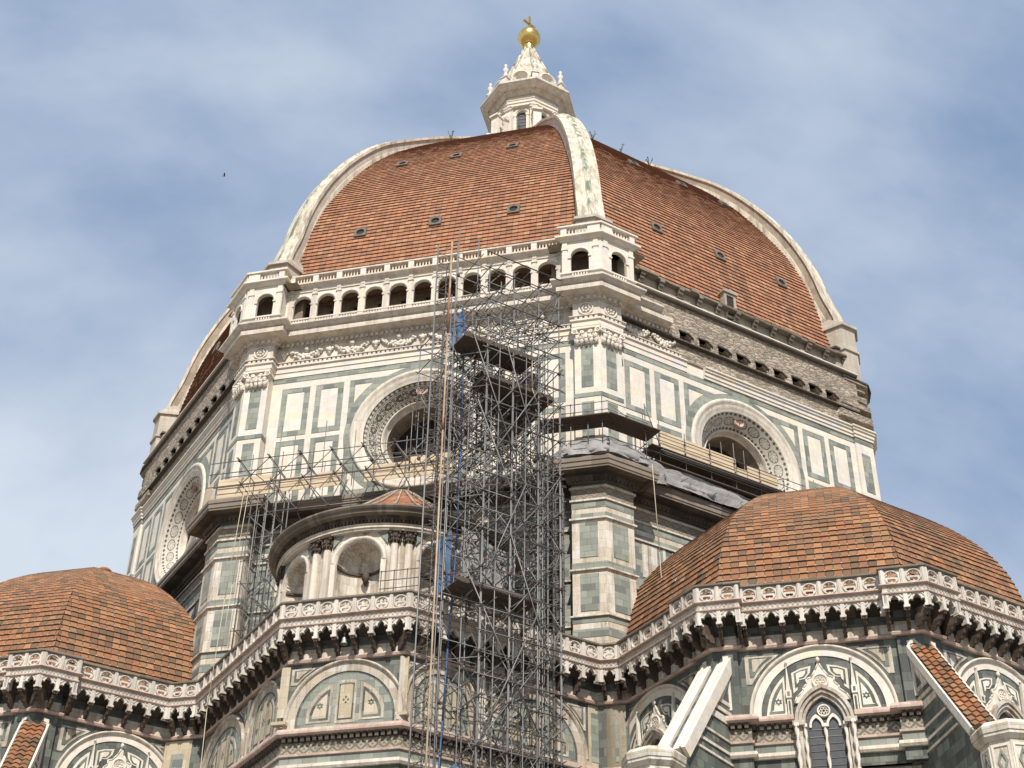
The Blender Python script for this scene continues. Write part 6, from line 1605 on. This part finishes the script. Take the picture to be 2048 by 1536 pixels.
# --- cantilevered scaffold on the drum cornice, left half
lf = thing('cornice_scaffold', 'zigzag scaffold of grey tubes with yellow boards on the cornice left of the tower', 'scaffolding', GP_(26.4, -4.5, 41.36), 'scaffolds on the drum cornice')
S = Scaf(lf); cp = MB(); NO, NI = 27.0, 25.55
SI = [-9.0+1.74*i for i in range(7)]
for i, s in enumerate(SI):
    S.t('transom', GP_(NO+0.35, s, 43.0), GP_(24.5, s, 43.0), 0.03, mt()); S.t('transom', GP_(NO+0.3, s+.07, 43.0), GP_(24.5, s+.07, 43.02), 0.03, mt())
    S.t('transom', GP_(NO+0.3, s+.3, 41.5), GP_(24.5, s+.3, 41.5), 0.03, mt())
    S.t('upright', GP_(NI+.55, s+.35, 41.36), GP_(NI+.55, s+.35, 43.9), 0.03, mt())
    for q in ((NO, 43.0), (NO, 41.5), (NI, 43.0)): coupler(cp, GP_(q[0], s if q[1] > 42 else s+.3, q[1]), 0.085)
    if i < 6:
        s2 = SI[i+1]
        S.t('brace', GP_(NO, s, 43.0), GP_(NO, s+1.74*0.62, 41.45), 0.032, 'steel'); S.t('brace', GP_(NO, s+.3, 41.5), GP_(NO, s2, 43.0), 0.032, mt())
        if 1 <= i <= 4:
            S.t('brace', GP_(NO, s+.3, 41.5), GP_(NO, s+1.85, 39.6), 0.04, 'steel'); S.t('brace', GP_(NO, s+1.85, 39.6), GP_(NO, s2+.9, 41.5), 0.032, mt()); coupler(cp, GP_(NO, s+1.85, 39.6))
            S.t('brace', GP_(NO, s+1.85, 39.6), GP_(25.3, s+1.85, 38.9), 0.03, mt())
    S.t('thin_pole', GP_(25.8, s+.8, 41.4), GP_(25.8, s+.8, 44.6+RND.random()*1.3), 0.026, 'steel')
S.t('thin_pole', GP_(25.8, -7.3, 41.4), GP_(25.8, -7.3, 45.8), 0.026, 'steel')
for z, n in ((43.0, NO), (42.3, NO), (41.5, NO), (41.9, 26.3), (43.0, NI)): S.t('ledger', GP_(n, -10.6, z), GP_(n, 3.4, z), 0.03, mt())
S.t('ledger', GP_(NO, -7.0, 39.6), GP_(NO, -1.2, 39.6), 0.03)
for a, b in ((0.1, 0.1), (0.75, 0.75), (1.4, 1.4)): S.t('thin_pole', GP_(25.6, a, 42), GP_(25.6, b, 46.2-0.4*a), 0.026, 'steel')
S.done(); part('couplers', cp, 'coupler', lf)['kind'] = 'stuff'
for s0, s1, z1 in ((-10.5, -7.3, 42.55), (-7.15, -4.9, 42.2), (-4.9, -3.4, 42.3), (-2.2, 0.2, 42.35), (0.3, 2.8, 42.6)):
    m = MB(); F = Fr(-112.5, 26.05); box(m, F, s0, s1, 41.37, z1, -0.03, 0.0); box(m, F, s0, s1, (z1+41.37)/2, (z1+41.37)/2+0.02, 0, 0.015); part('board', m, 'ply', lf)
m = MB(); F = Fr(-157.5, 26.05); box(m, F, 9.6, 10.75, 41.37, 42.55, -0.03, 0.0); part('board', m, 'ply', lf)
# tubes standing on the terrace beside the left pier and carrying the cantilever
bt = thing('prop_scaffold', 'upright bundle of tubes between the left pier and the round exedra', 'scaffolding', GP_(27.0, -7.4, 29.62))
S = Scaf(bt)
for s in (-8.0, -7.65, -7.1, -6.6, -6.35):
    for n in (25.9, 26.9):
        if n > 26 and s > -6.5: continue
        S.t('pole', GP_(n, s, 29.62), GP_(n, s, 42.0-RND.random()), 0.036, mt())
z = 30.4; i = 0
while z < 41.3:
    S.t('ledger', GP_(26.9, -8.2, z), GP_(26.9, -6.5, z), 0.028, mt()); S.t('transom', GP_(27.1, -8.0, z+.05), GP_(25.6, -8.0, z+.05), 0.028, mt()); S.t('transom', GP_(27.1, -6.6, z+.05), GP_(25.6, -6.6, z+.05), 0.028, mt())
    a, b = (-8.0, -6.6) if i % 2 else (-6.6, -8.0); S.t('brace', GP_(26.9, a, z), GP_(26.9, b, z+1.3), 0.028, mt()); S.t('brace', GP_(25.9, b, z), GP_(25.9, a, z+1.3), 0.028, mt())
    z += 1.3; i += 1
S.done()

# --- scaffold with boards and sheeting on the cornice to the right
rs = thing('cornice_scaffold', 'scaffold walkway with plywood boards on the cornice right of the middle pier', 'scaffolding', EP_(25.2, -3.0, 41.36), 'scaffolds on the drum cornice')
S = Scaf(rs); cp = MB()
def R_(n, t, z): return EP_(n, t, z)
for t_, zt in ((-7.9, 45.6), (-6.85, 45.5), (-5.15, 45.0), (-3.45, 45.0), (-1.75, 45.6), (0.0, 44.9), (1.7, 44.5)):
    S.t('upright', R_(25.25, t_, 41.36), R_(25.25, t_, zt), 0.03, 'steel'); S.t('upright', R_(24.55, t_, 41.36), R_(24.55, t_, zt-0.9), 0.028, mt())
    for z in (41.6, 42.3, 43.1, 43.7, 44.3): coupler(cp, R_(25.25, t_, z), 0.06)
    S.t('transom', R_(25.6, t_, 43.3), R_(24.3, t_, 43.3), 0.028, mt()); S.t('transom', R_(25.6, t_, 41.7), R_(24.3, t_, 41.7), 0.028, mt())
for z in (41.6, 42.2, 43.15, 43.4, 44.0, 44.45): S.t('ledger', R_(25.28, -7.9, z), R_(25.28, 3.2, z), 0.026, mt())
for k in range(5): S.t('stored_tube', R_(25.36+0.05*k, -7.0, 43.2+0.04*(k % 2)), R_(25.36+0.05*k, 1.3, 43.25), 0.032, 'oldsteel' if k % 2 else 'steel')
for t_, zt in ((-2.2, 45.8), (-0.6, 45.8), (1.6, 45.2), (4.5, 45.6), (6.0, 45.6)): S.t('thin_pole', R_(24.75, t_, 41.4), R_(24.75, t_, zt), 0.024, 'steel')
# round the corner pier
for s, zt in ((8.9, 44.6), (9.8, 44.4), (10.55, 45.0)): S.t('upright', GP_(26.15, s, 41.36), GP_(26.15, s, zt), 0.03, 'steel')
for z in (41.75, 42.3, 44.0, 44.5): S.t('ledger', GP_(26.2, 8.4, z), GP_(26.2, 10.9, z), 0.027, mt()); S.t('ledger', EP_(26.2, -10.9, z), EP_(26.2, -8.3, z), 0.027, mt())
S.t('upright', EP_(26.1, -8.4, 41.36), EP_(26.1, -8.4, 45.3), 0.03)
S.t('brace', EP_(26.15, -8.4, 45.1), EP_(25.3, -6.85, 43.6), 0.028); S.t('brace', EP_(26.15, -10.7, 44.4), EP_(26.15, -8.4, 43.5), 0.026)
S.done(); part('couplers', cp, 'coupler', rs)['kind'] = 'stuff'
for t0, t1, z0, z1 in ((-6.75, -4.0, 43.45, 44.72), (-3.95, -1.6, 43.4, 44.66), (-1.55, -0.85, 43.4, 44.15), (-0.8, 1.3, 43.4, 44.5)):
    m = MB(); F = Fr(-67.5, 25.18); box(m, F, t0, t1, z0, z1, -0.03, 0.0); box(m, F, t0, t1, z0+0.5, z0+0.53, 0, 0.015); part('board', m, 'ply', rs)
dk = MB()
def plank_run(P0, P1, wv, z, n=4):
    d = (P1-P0); 
    for k in range(n):
        a = P0+wv*(k/n); b = P1+wv*(k/n); c = P1+wv*((k+.93)/n); e = P0+wv*((k+.93)/n)
        vs = [(q.x, q.y, z+h) for h in (0, .06) for q in (a, b, c, e)]
        dk.add(vs, [(0, 1, 2, 3), (4, 5, 6, 7), (0, 1, 5, 4), (1, 2, 6, 5), (2, 3, 7, 6), (3, 0, 4, 7)])
gin = -Vector((cos(EXA), sin(EXA), 0)); ein = -Vector((cos(radians(-67.5)), sin(radians(-67.5)), 0))
plank_run(GP_(26.5, 7.2, 0), GP_(26.5, 10.9, 0), gin*1.3, 43.55, 5); plank_run(EP_(26.5, -10.9, 0), EP_(26.5, -7.7, 0), ein*1.3, 43.6, 5); plank_run(EP_(25.6, -7.6, 0), EP_(25.6, 2.5, 0), ein*1.1, 43.3, 4); plank_run(EP_(25.5, -7.4, 0), EP_(25.5, 2.6, 0), ein*1.1, 42.45, 4)
part('deck', dk, 'plank', rs)
def roll(pts, r, label, seed):
    rr = random.Random(seed); m = MB(); n = 10; rows = []; P = [Vector(q) for q in pts]
    fine = []
    for a, b in zip(P, P[1:]):
        k = max(2, int((b-a).length/0.25))
        for i in range(k): fine.append(a.lerp(b, i/k))
    fine.append(P[-1])
    for i, p in enumerate(fine):
        d = (fine[min(i+1, len(fine)-1)]-fine[max(i-1, 0)]).normalized(); u = d.cross(Vector((0, 0, 1))).normalized(); w = u.cross(d); rad = r*(0.85+0.2*sin(i*0.9+seed)+rr.uniform(-.12, .12))
        rows.append([p+u*rad*cos(2*pi*j/n)*(1+.2*rr.uniform(-1, 1))+w*rad*sin(2*pi*j/n)*(1+.2*rr.uniform(-1, 1)) for j in range(n)])
    vs = [q for r_ in rows for q in r_]; fs = [[i*n+j, i*n+(j+1) % n, (i+1)*n+(j+1) % n, (i+1)*n+j] for i in range(len(rows)-1) for j in range(n)]+[list(range(n)), list(range(len(vs)-n, len(vs)))]
    m.add(vs, fs, 0, None, True); single('plastic_sheeting', m, 'sheet', label, 'plastic sheeting', 'rolls of grey sheeting on the cornice')
roll([GP_(26.0, 8.5, 41.6), GP_(26.1, 10.75, 41.62), EP_(26.0, -8.3, 41.62)], 0.26, 'lower grey plastic roll wrapped round the corner of the middle pier cornice', 1)
roll([GP_(25.75, 8.7, 42.05), GP_(25.85, 10.6, 42.1), EP_(25.8, -8.4, 42.0)], 0.24, 'upper grey plastic roll bent round the corner above the middle pier', 2)
roll([EP_(25.2, -6.6, 41.62), EP_(25.25, -3.5, 41.6)], 0.24, 'short grey plastic roll on the cornice just right of the middle pier', 3)
cloth('plastic_sheet', 'sheet', [EP_(25.42, -6.7, 41.3), EP_(25.42, 1.8, 41.3), EP_(25.3, 1.8, 42.25), EP_(25.32, -6.7, 42.45)], 44, 7, 'long crumpled grey plastic sheet along the cornice behind the right half dome', 'plastic sheet', seed=21, amp=0.05)
cloth('plastic_sheet', 'sheet', [GP_(26.25, 8.5, 41.38), GP_(26.3, 10.75, 41.38), GP_(26.1, 10.75, 42.35), GP_(26.05, 8.8, 42.4)], 14, 6, 'grey plastic sheet draped on the left side of the middle pier cornice', 'plastic sheet', seed=22, amp=0.045)
cloth('plastic_sheet', 'sheet', [EP_(26.3, -10.85, 41.38), EP_(26.25, -8.3, 41.38), EP_(26.0, -8.4, 42.2), EP_(26.1, -10.75, 42.4)], 14, 6, 'grey plastic sheet draped on the right side of the middle pier cornice', 'plastic sheet', seed=23, amp=0.045)
cloth('plastic_sheet', 'sheet', [GP_(26.25, 7.9, 41.4), GP_(26.3, 8.9, 41.45), GP_(26.0, 8.9, 42.4), GP_(26.0, 8.4, 42.2)], 6, 6, 'loose flap of grey plastic at the left end of the pier cornice', 'plastic sheet', seed=8)
cloth('plastic_sheet', 'sheet', [EP_(25.5, -7.7, 41.0), EP_(25.3, -6.3, 41.3), EP_(25.3, -5.0, 42.3), EP_(25.5, -8.1, 42.4)], 8, 6, 'loose grey plastic hanging over the notch right of the pier cornice', 'plastic sheet', seed=9)

# --- low scaffold at the bottom, right of the tower
lo = thing('low_scaffold', 'low open scaffold of crossing tubes at the picture bottom between tower and right turret', 'scaffolding', EP_(28.0, -12.5, 0))
S = Scaf(lo)
for t_ in (-14.2, -13.0, -11.8, -10.6, -9.6):
    for n in (28.0, 27.0): S.t('pole', EP_(n, t_, 0), EP_(n, t_, 24.2-0.25*abs(t_+12)-RND.random()*0.6), 0.03, mt())
for z in (20.3, 21.6, 22.9, 23.6):
    for n in (28.0, 27.0): S.t('ledger', EP_(n, -14.9, z), EP_(n, -9.3, z-0.05), 0.03, mt())
    for t_ in (-14.2, -13.0, -11.8, -10.6, -9.6): S.t('transom', EP_(28.3, t_, z), EP_(26.7, t_, z), 0.028, mt())
for i in range(4):
    t0 = -14.2+1.2*i; S.t('brace', EP_(28.05, t0, 20.3+1.3*(i % 2)), EP_(28.05, t0+1.2, 21.6+1.3*((i+1) % 2)), 0.028, mt()); S.t('brace', EP_(28.05, t0+1.2, 21.0), EP_(28.05, t0, 22.9), 0.028, mt())
S.t('long_brace', EP_(28.1, -14.4, 20.8), EP_(28.1, -10.4, 24.6), 0.03)
S.done()

# --- guard rails on the exedra terrace
gr = thing('guard_rail', 'small tube guard rail on the exedra terrace beside the hoist mast', 'guard rail', GP_(33.3, 2.6, 30.4))
for s in (1.75, 2.35, 2.95, 3.5): m = MB(); tube(m, GP_(33.3, s, 30.0), GP_(33.3, s, 31.9), 0.025); part('post', m, 'oldsteel', gr)
for z in (31.0, 31.4, 31.85): m = MB(); tube(m, GP_(33.3, 1.7, z), GP_(33.3, 3.6, z), 0.022); part('rail', m, 'oldsteel', gr)

# --- ropes
def rope(pts, label, r=0.022):
    m = MB(); P = [Vector(q) for q in pts]
    for a, b in zip(P, P[1:]): tube(m, a, b, r, 4)
    single('rope', m, 'rope', label, 'rope', 'ropes hanging from the cornice scaffolds')
rope([EP_(26.4, -8.3, 41.4), EP_(26.9, -8.5, 36), EP_(27.4, -8.8, 30.8), EP_(27.6, -9.6, 27.6), EP_(27.8, -10.6, 25.4), EP_(28.0, -12.6, 23.2), EP_(28.0, -14.4, 21.6)], 'thin tan rope hanging from the middle pier cornice down to the low scaffold')
rope([GP_(27.2, -8.35, 41.3), GP_(28.4, -8.0, 34), GP_(29.2, -7.7, 28), GP_(29.3, -7.4, 21)], 'left one of two thin ropes beside the left pier')
rope([GP_(27.2, -8.1, 41.3), GP_(28.0, -7.9, 35), GP_(28.4, -7.8, 31.2)], 'right one of two thin ropes, shorter, beside the left pier')
rope([EP_(28.1, -16.5, 46), EP_(28.2, -16.7, 43.5), EP_(28.3, -16.75, 41.8), EP_(28.2, -16.4, 41.1), EP_(28.1, -16.1, 41.0)], 'slack pale rope looped in the upper right of the scaffold tower', 0.018)

# --- bell in the parapet arch
m = MB(); bc = GP_(33.1, 0.22, 0); lathe(m, (bc.x, bc.y), [(0.0, 28.98), (0.07, 28.97), (0.10, 28.9), (0.11, 28.75), (0.15, 28.66), (0.17, 28.62), (0.15, 28.62)], 14)
tube(m, (bc.x, bc.y, 28.95), (bc.x, bc.y, 29.3), 0.02); blob(m, (bc.x, bc.y, 29.1), 0.06)
single('bell', m, 'bronze', 'small pale bell hanging in a pointed arch under the exedra parapet', 'bell')

# --- bird in the sky at the left
bp = Vector((-20.13, -37.08, 48.94)); m = MB()
lx = Vector((1, -0.1, 0.12))*0.42; ly = Vector((-0.1, 0.3, 0.95))
vs = []; 
for i in range(7):
    t_ = i/6; r_ = 0.022*sin(pi*min(1, t_*1.15+0.05))**0.7+0.004
    for j in range(6): a = 2*pi*j/6; vs.append(bp+lx*(0.32*(t_-0.5))+Vector((0, 1, 0))*r_*cos(a)+ly*r_*sin(a))
m.add(vs, [[i*6+j, i*6+(j+1) % 6, (i+1)*6+(j+1) % 6, (i+1)*6+j] for i in range(6) for j in range(6)]+[list(range(6)), list(range(36, 42))], 0, None, True)
for sg in (-1, 1):
    w_ = [bp+lx*0.06, bp+lx*-0.06, bp+lx*-0.12+Vector((0, sg*0.08, 0.05)), bp+lx*-0.02+Vector((0, sg*0.14, 0.08)), bp+lx*0.05+Vector((0, sg*0.08, 0.06))]
    m.add(w_+[p+Vector((0, 0, 0.012)) for p in w_], [(0, 1, 2, 3, 4), (9, 8, 7, 6, 5), (0, 1, 6, 5), (1, 2, 7, 6), (2, 3, 8, 7), (3, 4, 9, 8), (4, 0, 5, 9)])
m.add([bp-lx*0.14, bp-lx*0.26+Vector((0, 0.04, 0)), bp-lx*0.26-Vector((0, 0.04, 0)), bp-lx*0.2+Vector((0, 0, 0.015))], [(0, 1, 2), (0, 1, 3), (1, 2, 3), (2, 0, 3)])
single('bird', m, 'bird', 'tiny dark bird flying in the sky left of the dome', 'bird')
# --- dry weeds growing out of the tiles on the crest of the dome
def weed(P, h, label, seed):
    rr = random.Random(seed); m = MB(); P = Vector(P)
    for i in range(7):
        a = rr.uniform(0, 6.28); q = P+Vector((0.25*h*cos(a), 0.25*h*sin(a), h*rr.uniform(.5, .75))); e = q+Vector((0.16*h*cos(a), 0.16*h*sin(a), h*rr.uniform(.2, .4)))
        tube(m, P-Vector((0, 0, 0.1)), q, 0.022, 4); tube(m, q, e, 0.016, 4); blob(m, e, 0.04, (1, 1, 1.3), i)
    single('weed', m, 'weed', label, 'weed', 'weeds growing on the crest of the main dome')
for i, (a_, s_, z_, h_, lb) in enumerate(((-112.5, -3.3, 81.5, 0.75, 'dry forked weed on the crest of the front sail where the left rib disappears'), (-112.5, 0.6, 81.7, 0.35, 'small weed on the dome crest just left of the lantern foot'), (-112.5, 2.3, 80.9, 0.3, 'small weed on the dome crest below the lantern window'), (-67.5, -3.9, 76.1, 0.6, 'first dry weed on the crest right of the middle rib'), (-67.5, -1.7, 75.7, 0.65, 'second dry weed on the crest right of the middle rib'), (-67.5, 1.3, 76.4, 0.6, 'third weed where the right-hand rib begins on the crest'))):
    P_, t_, u_, o_ = on_sail(a_, s_, z_); weed(P_+Vector((0, 0, 0.05)), h_, lb, i)
